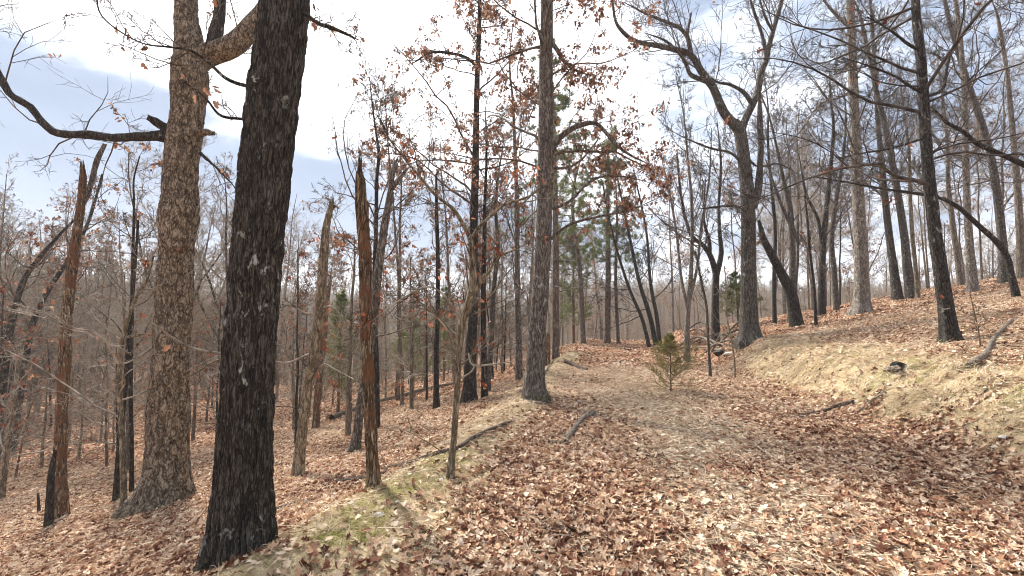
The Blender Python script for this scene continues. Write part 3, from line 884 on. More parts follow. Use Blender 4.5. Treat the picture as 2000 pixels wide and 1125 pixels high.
traced_tree('forked_tree', 'big furrowed oak on the bank that forks high into two wide arching limbs',
            [(1465, 666, 50), (1464, 640, 40), (1463, 600, 34), (1462, 540, 31), (1462, 470, 30), (1461, 400, 29), (1456, 340, 27), (1450, 290, 26), (1444, 255, 25), (1432, 238, 23)],
            'grey_bark', 'twig_grey', top=None, sides=80, rings=260, furrow=.008, ff=26, fz=5, flare=.38, seed=36, counts=(14, 6, 5, 4), t0=.35, l1=.22, leaves=30,
            limbs=[([(1436, 246, 22), (1414, 220, 19), (1392, 170, 17), (1370, 140, 15), (1349, 107, 13), (1324, 98, 12), (1289, 90, 11), (1246, 82, 9), (1221, 67, 8), (1203, 43, 6), (1195, 0, 5), (1180, -40, 4)], -.8, (1, 16, 7, 4)),
                   ([(1350, 108, 11), (1342, 71, 9), (1328, 55, 8), (1314, 48, 7), (1264, 28, 5), (1218, 4, 4)], -.3, (1, 10, 6, 4)),
                   ([(1342, 72, 6), (1346, 45, 5), (1350, 25, 4)], 0, None, None, True),
                   ([(1384, 160, 12), (1368, 155, 10), (1348, 145, 9), (1340, 125, 8), (1330, 108, 7), (1300, 80, 5), (1262, 65, 4)], -.2, (1, 8, 6, 4)),
                   ([(1446, 262, 18), (1455, 235, 16), (1470, 203, 16), (1480, 180, 15), (1486, 145, 14), (1496, 118, 13), (1502, 89, 11), (1513, 50, 10), (1527, 0, 9), (1540, -80, 6)], .4, (1, 14, 7, 4)),
                   ([(1497, 115, 9), (1493, 90, 8), (1486, 60, 7), (1470, 15, 6), (1455, -40, 4)], .2, (1, 8, 5, 4)),
                   ([(1510, 60, 7), (1500, 45, 6), (1490, 20, 5), (1480, -20, 4)], -.2, (1, 6, 5, 4)),
                   ([(1470, 205, 12), (1452, 180, 9), (1425, 165, 7), (1400, 160, 5), (1360, 130, 3)], .3, (1, 9, 6, 4)),
                   ([(1470, 405, 18), (1480, 375, 16), (1484, 330, 14), (1486, 284, 12), (1484, 231, 12), (1484, 180, 10)], -.3, (1, 8, 5, 4)),
                   ([(1460, 432, 9), (1455, 410, 8), (1430, 402, 6), (1400, 404, 5), (1366, 408, 3)], -.5, (1, 5, 4, 3), 'dark_bark'),
                   ([(1456, 330, 7), (1430, 300, 6), (1390, 290, 5), (1350, 275, 3), (1300, 250, 2)], -.4, (1, 10, 6, 4)),
                   ([(1452, 300, 7), (1480, 325, 5), (1520, 320, 4), (1560, 340, 3)], -.3, (1, 8, 5, 4))])
traced_tree('dead_tree', 'dark broken trunk leaning against the big forked oak',
            [(1555, 612, 28), (1545, 575, 24), (1532, 545, 21), (1516, 515, 18), (1503, 490, 16), (1492, 468, 13), (1486, 446, 10), (1482, 430, 6)], 'dark_bark', broken=True, counts=(4, 4, 3, 2), t0=.3, l1=.2, seed=37, Y=17.5, rings=90)
traced_tree('oak_tree', 'straight grey oak rising right behind the leaning broken trunk',
            [(1546, 606, 18), (1547, 560, 14), (1548, 500, 13), (1546, 450, 13), (1542, 400, 11), (1530, 350, 8), (1520, 300, 6), (1500, 220, 4)], 'grey_bark', 'twig_grey', top=12, Y=20, counts=(16, 7, 5, 4), t0=.35, l1=.25, seed=38,
            limbs=[([(1546, 445, 8), (1530, 410, 7), (1515, 370, 6), (1495, 310, 5)], .3, (1, 8, 6, 4))])
traced_tree('oak_tree', 'thin dark oak pole between the forked oak and the leaning broken trunk',
            [(1512, 606, 9), (1512, 540, 8), (1514, 450, 7), (1508, 380, 6), (1500, 280, 5)], 'dark_bark', 'twig_grey', top=12, Y=21, counts=(14, 7, 5, 4), t0=.35, l1=.25, seed=39)
traced_tree('oak_tree', 'dark oak whose stem splits in a narrow vee on the hill rim',
            [(1604, 588, 17), (1605, 540, 14), (1608, 480, 13), (1613, 420, 11), (1620, 350, 9), (1628, 250, 7)], 'dark_bark', 'twig_grey', top=12, Y=21, counts=(18, 7, 5, 4), t0=.3, l1=.26, seed=40,
            limbs=[([(1606, 500, 8), (1598, 430, 7), (1575, 380, 6), (1560, 300, 4)], .3, (1, 10, 6, 4))])
traced_tree('oak_tree', 'grey green oak a step beside the narrow vee oak',
            [(1633, 580, 14), (1628, 520, 12), (1624, 470, 11), (1632, 400, 9), (1645, 320, 7), (1652, 240, 5)], 'grey_bark', 'twig_grey', top=12, Y=22, counts=(18, 7, 5, 4), t0=.3, l1=.26, seed=41)
traced_tree('young_tree', 'thin dark young tree in front of the hill rim before the pale oak',
            [(1593, 612, 7), (1590, 560, 6), (1583, 500, 5.5), (1578, 440, 5), (1572, 380, 3)], 'dark_bark', 'twig', top=None, Y=16, counts=(12, 6, 4, 3), t0=.3, l1=.25, seed=42, leaves=20)
traced_tree('oak_tree', 'pale smooth barked oak with a flared whitish foot on the hill',
            [(1683, 612, 44), (1683, 590, 36), (1683, 560, 32), (1682, 500, 29), (1677, 400, 26), (1672, 300, 24), (1668, 200, 21), (1664, 100, 19), (1661, 0, 17)],
            'pale_bark', 'twig_grey', top=16, sides=50, rings=200, furrow=.005, blocky=True, flare=.5, seed=43, counts=(26, 7, 5, 4), t0=.28, l1=.24, lump=.07, ang=1.1,
            limbs=[([(1672, 65, 8), (1650, 45, 8), (1625, 20, 7), (1600, -10, 5)], .2, (1, 8, 5, 4)), ([(1668, 175, 8), (1640, 190, 6), (1600, 205, 5), (1560, 260, 4), (1520, 290, 2)], -.3, (1, 10, 6, 4))])
traced_tree('oak_tree', 'brown oak nearest the pale smooth oak on the rim, leaning slightly',
            [(1752, 560, 24), (1745, 520, 18), (1738, 470, 16), (1731, 410, 15), (1724, 340, 13), (1716, 250, 11), (1710, 160, 9), (1704, 60, 7), (1700, 0, 6)], 'grey_bark', 'twig_grey', top=14, Y=21.5, counts=(22, 7, 5, 4), t0=.3, l1=.25, seed=44, leaves=40, leafmat='rust_leaf', leafsize=.2)
traced_tree('oak_tree', 'stout oak leaning the most on the rim beside the brown oak',
            [(1779, 560, 26), (1772, 520, 20), (1766, 460, 17), (1757, 400, 16), (1745, 330, 15), (1730, 250, 13), (1712, 180, 11), (1700, 120, 9), (1680, 30, 7)], 'grey_bark', 'twig_grey', top=14, Y=21, counts=(22, 7, 5, 4), t0=.3, l1=.25, seed=45)
traced_tree('young_tree', 'thin reddish pole tree beside the stout leaning oak',
            [(1792, 566, 11), (1788, 520, 9), (1782, 460, 9), (1778, 390, 8), (1776, 300, 6)], 'tan_bark', 'twig_grey', top=11, Y=20, counts=(12, 6, 5, 4), t0=.35, l1=.25, seed=46)
traced_tree('oak_tree', 'dark upright oak with moss at its foot and thin level branches on the bank top',
            [(1858, 668, 46), (1853, 640, 38), (1846, 590, 34), (1837, 530, 31), (1828, 470, 29), (1820, 400, 28), (1812, 320, 26), (1807, 250, 25), (1803, 180, 24), (1797, 100, 22), (1788, 0, 19)],
            'dark_bark', 'twig_dark', top=14, sides=60, rings=240, furrow=.006, ff=30, fz=5, flare=.4, seed=47, counts=(30, 6, 5, 4), t0=.22, l1=.26, ang=1.3, up=.01, leaves=40, leafmat='rust_leaf',
            limbs=[([(1800, 180, 9), (1780, 170, 8), (1750, 150, 6), (1700, 130, 5), (1640, 110, 3)], -.3, (1, 10, 6, 4)), ([(1805, 100, 9), (1780, 90, 8), (1740, 60, 6), (1690, 30, 4)], -.2, (1, 10, 5, 4)),
                   ([(1806, 190, 10), (1840, 175, 9), (1850, 130, 7), (1870, 60, 5)], .3, (1, 8, 5, 4)), ([(1810, 268, 6), (1740, 290, 5), (1680, 300, 4), (1620, 315, 2)], -.2, (1, 8, 5, 3)),
                   ([(1850, 600, 2.5), (1870, 598, 3), (1845, 604, 3), (1834, 600, 2)], -.2, (1, 3, 2, 2), 'twig_pale')])
traced_tree('leaning_tree', 'dark arching tree bent far over so its tip crosses the mossy upright oak',
            [(1986, 582, 18), (1976, 540, 16), (1966, 500, 15), (1948, 474, 14), (1920, 448, 13), (1898, 428, 12), (1872, 405, 11), (1840, 388, 9), (1790, 378, 8), (1720, 368, 6), (1650, 355, 4), (1590, 345, 3)], 'dark_bark', 'twig', top=None,
            counts=(16, 7, 5, 4), t0=.3, l1=.22, seed=48, ang=1.1, leaves=30, leafmat='rust_leaf', rings=120)
traced_tree('oak_tree', 'oak past the frame edge sending a thick black limb down towards the mossy upright oak',
            [(2120, 640, 50), (2115, 560, 40), (2105, 450, 36), (2095, 350, 34), (2090, 200, 30), (2080, 50, 26)], 'dark_bark', 'twig', top=14, counts=(20, 6, 5, 4), t0=.3, l1=.28, seed=49, Y=9.5,
            limbs=[([(2098, 372, 20), (2050, 345, 17), (2000, 322, 15), (1970, 308, 14), (1940, 295, 13), (1905, 278, 12), (1880, 256, 10), (1850, 240, 8), (1832, 222, 7), (1818, 208, 5)], -.3, (1, 8, 5, 4))])
traced_tree('oak_tree', 'light grey oak with whitish lower trunk standing upright on the hilltop',
            [(1900, 552, 26), (1897, 520, 21), (1893, 470, 18), (1889, 400, 16), (1886, 300, 15), (1884, 200, 13), (1878, 100, 11), (1866, 0, 9)], 'pale_bark', 'twig_grey', top=14, counts=(24, 7, 5, 4), t0=.28, l1=.25, seed=50, Y=18)
traced_tree('oak_tree', 'grey oak on the hilltop bending towards its top, behind the arching tree',
            [(1960, 545, 26), (1958, 480, 21), (1950, 400, 19), (1938, 320, 18), (1920, 250, 17), (1898, 185, 15), (1880, 130, 13), (1862, 70, 11), (1845, 0, 9)], 'grey_bark', 'twig_grey', top=15, counts=(24, 7, 5, 4), t0=.3, l1=.25, seed=51, Y=20)
traced_tree('oak_tree', 'grey oak close to the frame edge behind the arching tree',
            [(1994, 530, 22), (1992, 450, 18), (1986, 350, 16), (1978, 260, 13), (1968, 150, 10), (1950, 40, 8)], 'far_bark', 'twig_grey', top=14, counts=(16, 6, 5, 4), t0=.3, l1=.25, seed=52, Y=22)
traced_tree('oak_tree', 'slim grey oak leaning on the hilltop between dark upright oak and whitish oak',
            [(1876, 540, 15), (1868, 490, 13), (1860, 430, 12), (1852, 360, 10), (1850, 280, 8), (1840, 180, 6)], 'far_bark', 'twig_grey', top=13, counts=(18, 7, 5, 4), t0=.3, l1=.25, seed=53, Y=24)
traced_tree('sapling', 'thin leafless sapling shoot next to the small cedar',
            [(1436, 740, 4), (1434, 700, 3.5), (1428, 660, 3.5), (1420, 620, 3), (1418, 560, 2.5), (1415, 520, 2)], 'tan_bark', 'twig_pale', top=None, counts=(8, 4, 3, 2), t0=.3, l1=.3, seed=54, rings=40)
traced_tree('sapling', 'thin reddish bare shoot beside the pale log on the bank top',
            [(1915, 680, 4), (1912, 650, 3.5), (1903, 610, 3), (1894, 570, 2)], 'rotten_wood', 'twig', top=None, counts=(6, 4, 3, 2), t0=.3, l1=.3, seed=55, rings=30)
traced_tree('oak_tree', 'leaning black oak at the frame edge among the slope trees',
            [(0, 745, 22), (14, 680, 18), (28, 610, 16), (48, 545, 13), (80, 500, 10), (115, 460, 7), (145, 430, 5)], 'dark_bark', 'twig', top=None, counts=(16, 6, 4, 4), t0=.3, l1=.3, seed=56, Y=15, leaves=500)
traced_tree('oak_tree', 'second leaning oak crossing behind the leaning black oak at the frame edge',
            [(36, 700, 16), (62, 640, 14), (90, 575, 12), (125, 520, 10), (170, 440, 7), (200, 340, 5)], 'dark_bark', 'twig', top=None, counts=(16, 6, 4, 4), t0=.3, l1=.3, seed=57, Y=18, leaves=500)

traced_tree('sapling', 'thin reddish dead shoot leaning alone on the leafy slope near the rotten forked snag',
            [(30, 935, 5), (42, 870, 4.5), (52, 820, 4), (66, 780, 3)], 'rotten_wood', 'twig', top=None, counts=(4, 3, 2, 2), t0=.4, l1=.3, seed=61, rings=30)
traced_tree('tree_stump', 'short thin broken dark stub sticking out of the leaves beside the rotten forked snag',
            [(76, 1004, 7), (75, 980, 6), (74, 962, 5)], 'dark_bark', broken=True, counts=None, cat='stump', seed=62, rings=16)

# ------------------------------------------------------------------ young cedars
def cedar(name, label, org, h, w, seed, mat='cedar', n1=60, group=None, spray=26, sw=.0035, sl=.045, ang=1.05):
    g = np.random.default_rng(seed)
    root = obj(name, None, loc=org, label=label, category='cedar' if h < 2 else 'tree', group=group)
    K = np.array([[*(org + [0, 0, -.1]), h * .012 + .004], [*(org + [.01, 0, h * .5]), h * .008 + .002], [*(org + [.02, .01, h]), .002]])
    S = catmull(K, 24)
    a = Acc(); trunk_mesh(a, S[:, :3], S[:, 3], 8, seed=seed, flare=.1); sub(a.mesh('trunk', M['rotten_wood'], org), 'trunk', root)
    S1, D1, L1, rr, t = spawn(S[None, :, :3], S[None, :, 3], n1, .12, .97, ang, .15, g)
    Ln = w * (1.05 - t) * g.uniform(.6, 1.2, len(t)) * np.where(t < .3, .75, 1)
    P1, R1 = grow(S1, D1, Ln, np.full(len(t), .0035 * h ** .5 + .001), np.full(len(t), .001), 7, .08, .07, g)
    ba = Acc(); tubes(P1, R1, 3, ba)
    S2, D2, L2, rr, t2 = spawn(P1, R1, 9, .15, 1, .7, .15, g)
    P2, R2 = grow(S2, D2, L2 * .34 * (1.2 - .6 * t2), np.full(len(S2), .0016), np.full(len(S2), .001), 4, .1, .05, g)
    tubes(P2, R2, 3, ba)
    sub(ba.mesh('branches', M['twig'], org), 'branches', root)
    allp = P2.reshape(-1, P2.shape[1], 3)
    N = len(allp) * spray
    i = np.repeat(np.arange(len(allp)), spray)
    f = g.uniform(.0, 1.05, N) * (allp.shape[1] - 1); q = np.clip(f.astype(int), 0, allp.shape[1] - 2); ww = (f - q)[:, None]
    C = allp[i, q] * (1 - ww) + allp[i, q + 1] * ww
    T = nrm(allp[i, q + 1] - allp[i, q])
    D = nrm(T + g.normal(0, .55, C.shape)); W = nrm(np.cross(D, nrm(g.standard_normal(D.shape)))) * sw
    Ln = g.uniform(.5, 1.2, N)[:, None] * sl
    V = np.stack([C - W * .6, C + D * Ln * .5 - W, C + D * Ln, C + D * Ln * .5 + W], 1).reshape(-1, 3)
    na = Acc(); na.add(V, np.arange(len(V)).reshape(-1, 4))
    o = sub(na.mesh('foliage', M[mat], org, smooth=False), 'foliage', root); o['kind'] = 'stuff'
    USED.append((org[0], org[1]))


c = gpt(1310, 768)
cedar('cedar_sapling', 'small bushy olive green cedar seedling standing in the leaf covered track', c, 1.28 * c[1] / 9.9, .98 * c[1] / 9.9, 3, n1=70, spray=20, ang=1.22)
p = lambda px, Y, h=0: np.array([plane_pt(px, 600, Y)[0], Y, float(H(plane_pt(px, 600, Y)[0], Y))])
cedar('cedar_tree', 'green feathery cedar tree among bare trees behind the pale dead trunks', p(665, 17), 4.6, 1.9, 5, 'needle', 70, 'green cedars on the lower slope', 20, .008, .11)
cedar('cedar_tree', 'low broad green cedar at the foot of the slope past the fallen log', p(805, 22), 3.6, 2.4, 6, 'needle', 70, 'green cedars on the lower slope', 20, .010, .13)
cedar('cedar_tree', 'dim green cedar glimpsed behind the slender leafy oak', p(868, 25), 5.0, 2.0, 7, 'needle', 60, 'green cedars on the lower slope', 18, .011, .14)
cedar('cedar_tree', 'green cedar half hidden behind the brush pile at the track bend', p(1440, 24), 2.9, 2.0, 8, 'needle', 60, None, 18, .011, .14)
cedar('cedar_tree', 'tall green cedar behind the pine tufts at the crest of the track', p(1120, 33), 9.0, 2.6, 9, 'needle', 90, None, 24, .016, .2)

VIEWCULL = False
# ------------------------------------------------------------------ background trees: kinds built once, copied one by one
def variant(seed, h, r, bark, twig, counts, leaves=0, leafmat='dead_leaf', fork=False, l1=.26, t0=.3, rmin=.008, leafsize=.13, ang=1.0, up=.1):
    g = np.random.default_rng(seed)
    lean = g.normal(0, .05, 2)
    zs = np.linspace(-.4, h, 8)
    K = np.stack([lean[0] * zs + g.normal(0, .05, 8) * h * .06, lean[1] * zs + g.normal(0, .05, 8) * h * .06, zs, r * (1 - np.clip(zs / h, 0, 1)) ** .75 + .012], 1)
    K[0, :2] = K[1, :2]
    S = catmull(K, 26)
    ta = Acc(); trunk_mesh(ta, S[:, :3], S[:, 3], 9, seed=seed, flare=.3)
    ca = Acc(); tips = []
    _, tp = crown(S[:, :3], S[:, 3], g, rmin, counts, t0, .98, l1, ang=(ang, .8, .8, .8), up=(up, .07, .05, .04), acc=ca); tips += tp[-1:]
    if fork:
        S0, D0, L0, rr, t = spawn(S[None, :, :3], S[None, :, 3], 2, .32, .48, .5, .1, g)
        P0, R0 = grow(S0, D0, np.full(2, h * .55), rr * .75, np.full(2, .015), 9, .10, .14, g)
        tubes(P0, R0, 7, ta)
        _, tp = crown(None, None, g, rmin, (1, counts[0] // 2 + 3, counts[1], counts[2]), start=(P0, R0), acc=ca); tips += tp[-1:]
    lm = None
    if leaves:
        la = Acc()
        for a in tips:
            C = leaf_points([a], leaves // len(tips), g)
            leaf_batch(C, g.uniform(.6, 1.2, len(C)) * leafsize, g, la)
        lm = la.mesh('leaves', M[leafmat], smooth=False)
    return ta.mesh('trunk', M[bark]), ca.mesh('crown', M[twig]), lm


VAR, VR = [], []
for i in range(9):
    VR.append(random.uniform(.05, .10))
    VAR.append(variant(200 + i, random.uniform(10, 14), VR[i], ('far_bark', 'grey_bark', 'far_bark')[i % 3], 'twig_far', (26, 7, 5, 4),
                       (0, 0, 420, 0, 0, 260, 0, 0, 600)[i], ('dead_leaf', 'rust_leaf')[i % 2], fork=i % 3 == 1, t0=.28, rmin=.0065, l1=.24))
SAP = []
for i in range(6):
    SAP.append(variant(300 + i, random.uniform(4, 6.5), random.uniform(.03, .055), ('far_bark', 'tan_bark', 'dark_bark')[i % 3], ('twig_far', 'twig_pale', 'twig')[i % 3], (18, 6, 5, 3),
                       (120, 0, 160, 0, 90, 0)[i], ('rust_leaf', 'dead_leaf')[i % 2], t0=.22, rmin=.0055, l1=.36, leafsize=.10, ang=1.15, up=.04))


def place_variant(v, name, x, y, s, rot, label, cat, group):
    root = obj(name, None, loc=(x, y, float(H(x, y))), label=label, category=cat, group=group)
    root.rotation_euler = (random.uniform(-.04, .04), random.uniform(-.04, .04), rot)
    root.scale = (s, s, s)
    for nm, me in zip(('trunk', 'crown', 'leaves'), v):
        if me is None: continue
        o = obj(nm, me, root)
        if nm == 'leaves': o['kind'] = 'stuff'
    return root


def region(x, y):
    d = float(edgeL(y) - x); e = float(x - edgeR(y))
    if e > 0: return ('on the hill', 'trees on the hill above the bank') if y < 34 else ('behind the hill rim', 'woods behind the hill rim')
    if d < 0: return ('beyond the crest', 'woods beyond the crest of the track')
    if d < 13: return ('on the slope', 'trees on the slope under the berm')
    if d < 26: return ('in the valley', 'trees in the valley bottom')
    return ('across the valley', 'trees across the valley')


MARKS = [(-200, 'frame edge'), (132, 'forked snag'), (340, 'old oak'), (497, 'black oak'), (610, 'tan snag'), (716, 'rotten trunk'), (855, 'spiky tree'), (922, 'leafy oak'),
         (1052, 'berm oak'), (1186, 'sturdy pine'), (1310, 'cedar seedling'), (1463, 'forked oak'), (1548, 'broken trunk'), (1683, 'pale oak'), (1845, 'mossy oak'), (2250, 'frame edge')]


def size_word(r): return 'thick' if r > .12 else ('slender' if r < .08 else 'ordinary')


PLACED = []
ORD = ['', 'second', 'third', 'fourth', 'fifth', 'sixth', 'seventh', 'eighth']


def label_copies():
    """every copy is named after its build, its ground and the trunks it is seen between"""
    by = {}
    for root, px, dist, words, where, kind in PLACED:
        i = max(k for k in range(len(MARKS)) if MARKS[k][0] <= px)
        i = min(i, len(MARKS) - 2)
        t = (words, kind, where, MARKS[i][1], MARKS[i + 1][1])
        by.setdefault(t, []).append((dist, root))
    for (words, kind, where, A, B), v in by.items():
        v.sort(key=lambda q: q[0])
        n = len(v)
        for j, (dist, root) in enumerate(v):
            rank = '' if n == 1 else (('nearer ', 'farther ')[j] if n == 2 else (('nearest ', 'middle ', 'farthest ')[j] if n == 3 else ('nearest ' if j == 0 else 'farthest ' if j == n - 1 else ORD[j] + ' nearest ')))
            root['label'] = f'{rank}{words} {kind} {where} between {A} and {B}'


def try_place(n, y0, y1, mind, kinds, name, cat, pre, smin, smax, filt=None):
    placed, tries = 0, 0
    while placed < n and tries < 40000:
        tries += 1
        px = random.uniform(-160, 2160)
        y = y0 + (y1 - y0) * random.random() ** 1.15
        x = (px - 1000) / FOC * y
        d = float(edgeL(y) - x); e = float(x - edgeR(y))
        if filt and not filt(px, x, y, d, e): continue
        if any((x - a) ** 2 + (y - b) ** 2 < mind ** 2 for a, b in USED): continue
        USED.append((x, y))
        lab, grp = region(x, y)
        if pre: grp = grp.replace('trees', pre + 's').replace('woods', pre + 's of the woods')
        vi = random.randrange(len(kinds)); sc_ = random.uniform(smin, smax)
        root = place_variant(kinds[vi], name, x, y, sc_, random.uniform(0, 6.28), 'tree', cat, grp)
        form = ('forked' if vi % 3 == 1 else 'upright') if kinds is VAR else ('grey', 'tan', 'dark')[vi % 3]
        size = ('slim' if VR[vi] * sc_ < .065 else 'stout' if VR[vi] * sc_ > .09 else 'middling') if kinds is VAR else ('short' if sc_ < .85 else 'tall')
        PLACED.append((root, px, y, f"{size} {form}{' leafy' if kinds[vi][2] is not None else ''}", lab, pre or 'tree'))
        placed += 1


def keep(px, x, y, d, e):
    if d < .6 and e < 1.0 and y < 42: return False           # track stays free
    if e > 0 and y < 23: return False
    if d > 0 and y < 14: return False
    if d > 0 and d < 5 and y < 18: return False
    return True


try_place(38, 15, 34, 2.2, VAR, 'bare_tree', 'tree', None, .70, 1.0, lambda px, x, y, d, e: keep(px, x, y, d, e) and d > 0)
try_place(20, 24, 44, 1.8, VAR, 'bare_tree', 'tree', None, .85, 1.15, lambda px, x, y, d, e: keep(px, x, y, d, e) and e > 0)
try_place(85, 34, 75, 1.9, VAR, 'bare_tree', 'tree', None, .85, 1.25, keep)


def keep_s(px, x, y, d, e):
    if d < 1.0 and e < 1.5 and y < 40: return False
    if e > 0 and y < 24: return False
    if d > 0 and y < 11: return False
    return True


try_place(95, 11, 32, .9, SAP, 'sapling', 'sapling', 'sapling', .6, 1.1, lambda px, x, y, d, e: keep_s(px, x, y, d, e) and d > 0)
try_place(60, 20, 50, 1.0, SAP, 'sapling', 'sapling', 'sapling', .7, 1.2, keep_s)


label_copies()

# ------------------------------------------------------------------ scattering with geometry nodes
def proto_collection(name, meshes):
    c = bpy.data.collections.new(name)
    for i, me in enumerate(meshes):
        o = bpy.data.objects.new(f'{name}_{i:02d}', me)
        c.objects.link(o)
    return c


def euler_from(n, spin, tilt, g):
    """rotation that lays +Z on n (with random tilt) after spinning about it"""
    n = nrm(n + tilt * g.standard_normal(n.shape))
    h = np.stack([np.cos(spin), np.sin(spin), 0 * spin], -1)
    xax = nrm(h - n * (h * n).sum(-1, keepdims=True))
    yax = np.cross(n, xax)
    R = np.stack([xax, yax, n], -1)
    b = -np.arcsin(np.clip(R[:, 2, 0], -1, 1)); a = np.arctan2(R[:, 2, 1], R[:, 2, 2]); c = np.arctan2(R[:, 1, 0], R[:, 0, 0])
    return np.stack([a, b, c], -1)


def scatter(name, coll, pts, rot, scl, idx):
    me = bpy.data.meshes.new(name)
    me.vertices.add(len(pts)); me.vertices.foreach_set('co', pts.astype(np.float32).ravel())
    a = me.attributes.new('rot', 'FLOAT_VECTOR', 'POINT'); a.data.foreach_set('vector', rot.astype(np.float32).ravel())
    a = me.attributes.new('scl', 'FLOAT', 'POINT'); a.data.foreach_set('value', scl.astype(np.float32))
    a = me.attributes.new('idx', 'INT', 'POINT'); a.data.foreach_set('value', idx.astype(np.int32))
    o = obj(name, me, kind='stuff')
    ng = bpy.data.node_groups.new(name + '_nodes', 'GeometryNodeTree')
    ng.interface.new_socket('Geometry', in_out='INPUT', socket_type='NodeSocketGeometry')
    ng.interface.new_socket('Geometry', in_out='OUTPUT', socket_type='NodeSocketGeometry')
    N, Lk = ng.nodes, ng.links
    gi, go = N.new('NodeGroupInput'), N.new('NodeGroupOutput')
    iop = N.new('GeometryNodeInstanceOnPoints')
    ci = N.new('GeometryNodeCollectionInfo'); ci.inputs['Collection'].default_value = coll
    ci.inputs['Separate Children'].default_value = True; ci.inputs['Reset Children'].default_value = True
    def attr(nm, ty):
        n = N.new('GeometryNodeInputNamedAttribute'); n.data_type = ty; n.inputs['Name'].default_value = nm
        return n.outputs['Attribute']
    Lk.new(gi.outputs[0], iop.inputs['Points']); Lk.new(ci.outputs[0], iop.inputs['Instance'])
    iop.inputs['Pick Instance'].default_value = True
    Lk.new(attr('idx', 'INT'), iop.inputs['Instance Index'])
    Lk.new(attr('rot', 'FLOAT_VECTOR'), iop.inputs['Rotation'])
    Lk.new(attr('scl', 'FLOAT'), iop.inputs['Scale'])
    Lk.new(iop.outputs[0], go.inputs[0])
    md = o.modifiers.new('scatter', 'NODES'); md.node_group = ng
    return o


# far woods: one mass over the distant slopes
far_meshes = []
for i in range(5):
    g = np.random.default_rng(900 + i)
    h = 11.0
    zs = np.linspace(-1, h, 6)
    S = np.stack([g.normal(0, .12, 6), g.normal(0, .12, 6), zs, .14 * (1 - np.clip(zs / h, 0, 1)) + .03], 1)
    a = Acc(); tubes(S[None, :, :3], S[None, :, 3], 5, a)
    crown(S[:, :3], S[:, 3], g, .018, (16, 5, 4), .25, .97, .30, acc=a)
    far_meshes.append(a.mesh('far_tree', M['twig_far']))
fc = proto_collection('far_tree', far_meshes)
N = 5200
rr = 62 + 250 * rng.random(N) ** .8
az = rng.uniform(-.98, .98, N)
fx, fy = rr * np.sin(az), rr * np.cos(az)
ok = fy > 50
fx, fy, rr = fx[ok], fy[ok], rr[ok]
pts = np.stack([fx, fy, H(fx, fy)], -1)
rot = np.stack([rng.normal(0, .06, len(fx)), rng.normal(0, .06, len(fx)), rng.uniform(0, 6.28, len(fx))], -1)
scatter('far_woods', fc, pts, rot, rng.uniform(.7, 1.25, len(fx)), rng.integers(0, 5, len(fx)))
N = 750      # brushy far slope on the left side of the valley
fy = rng.uniform(16, 62, N); fx = edgeL(fy) - 27 - rng.random(N) * 45
pts = np.stack([fx, fy, H(fx, fy)], -1)
rot = np.stack([rng.normal(0, .08, N), rng.normal(0, .08, N), rng.uniform(0, 6.28, N)], -1)
scatter('valley_side_woods', fc, pts, rot, rng.uniform(.35, .75, N), rng.integers(0, 5, N))


# ------------------------------------------------------------------ leaf litter, dry grass, scraps
def ground_leaf(seed, broad=1.0):
    g = np.random.default_rng(seed)
    o = LEAF_OUT.copy()
    o[:, 0] *= broad * g.uniform(.85, 1.3)
    o[1:-1] += g.normal(0, .025, o[1:-1].shape)
    mid = np.stack([np.zeros(3), np.array([.25, .5, .75])], 1)
    A = np.concatenate([o, mid])
    crumple = seed % 3 == 0
    curl, fold, tw = g.uniform(-.7, .8) * (2.4 if crumple else 1), g.uniform(.1, 1.0) * (1.6 if crumple else 1), g.uniform(-.5, .5) * (3 if crumple else 1)
    if crumple: A[:, 0] *= .7; A[1:-1, :] += g.normal(0, .05, A[1:-1].shape)
    v = A[:, 1] - .5
    z = curl * v * v * .8 + fold * np.abs(A[:, 0]) * .7 + tw * A[:, 0] * v + g.normal(0, .02, len(A))
    V = np.stack([A[:, 0], v, z - z.min() * .6], 1) * .105
    m0, m1, m2 = 14, 15, 16
    T = [(0, 1, m0), (1, 2, m0), (2, 3, m0), (3, m1, m0), (3, 4, m1), (4, 5, m1), (5, m2, m1), (5, 6, m2), (6, 7, m2),
         (7, 8, m2), (8, 9, m2), (9, m1, m2), (9, 10, m1), (10, 11, m1), (11, m0, m1), (11, 12, m0), (12, 13, m0), (13, 0, m0)]
    return mesh_from('leaf', V, None, T, (M['litter'],), smooth=False)


def blade_tuft(seed, n, L, w, mat, flat=.5, spread=.03):
    g = np.random.default_rng(seed)
    acc = Acc()
    az = g.uniform(0, 6.28, n)
    S = np.stack([g.normal(0, spread, n), g.normal(0, spread, n), np.zeros(n)], -1)
    main = g.uniform(0, 6.28)
    D = np.stack([np.cos(az) * .7 + .6 * math.cos(main), np.sin(az) * .7 + .6 * math.sin(main), g.uniform(.15, 1.0, n) * (1 - flat) + .12], -1)
    D = nrm(D); Ln = g.uniform(.5, 1.2, n) * L
    side = nrm(np.cross(D, [0, 0, 1.0]))
    k = 4
    P = []
    cur = S.copy()
    for i in range(k):
        ww = w * (1 - i / (k - .4))
        P.append(cur - side * ww); P.append(cur + side * ww)
        D = nrm(D + np.array([0, 0, -.28]) + g.normal(0, .14, D.shape))
        cur = cur + D * (Ln / (k - 1))[:, None]
        cur[:, 2] = np.maximum(cur[:, 2], .003)
    V = np.stack(P, 1).reshape(-1, 3)
    b = np.arange(n)[:, None] * 2 * k; j = np.arange(k - 1)[None] * 2
    Q = np.stack([b + j, b + j + 1, b + j + 3, b + j + 2], -1).reshape(-1, 4)
    acc.add(V, Q)
    return acc.mesh('tuft', mat, smooth=False)


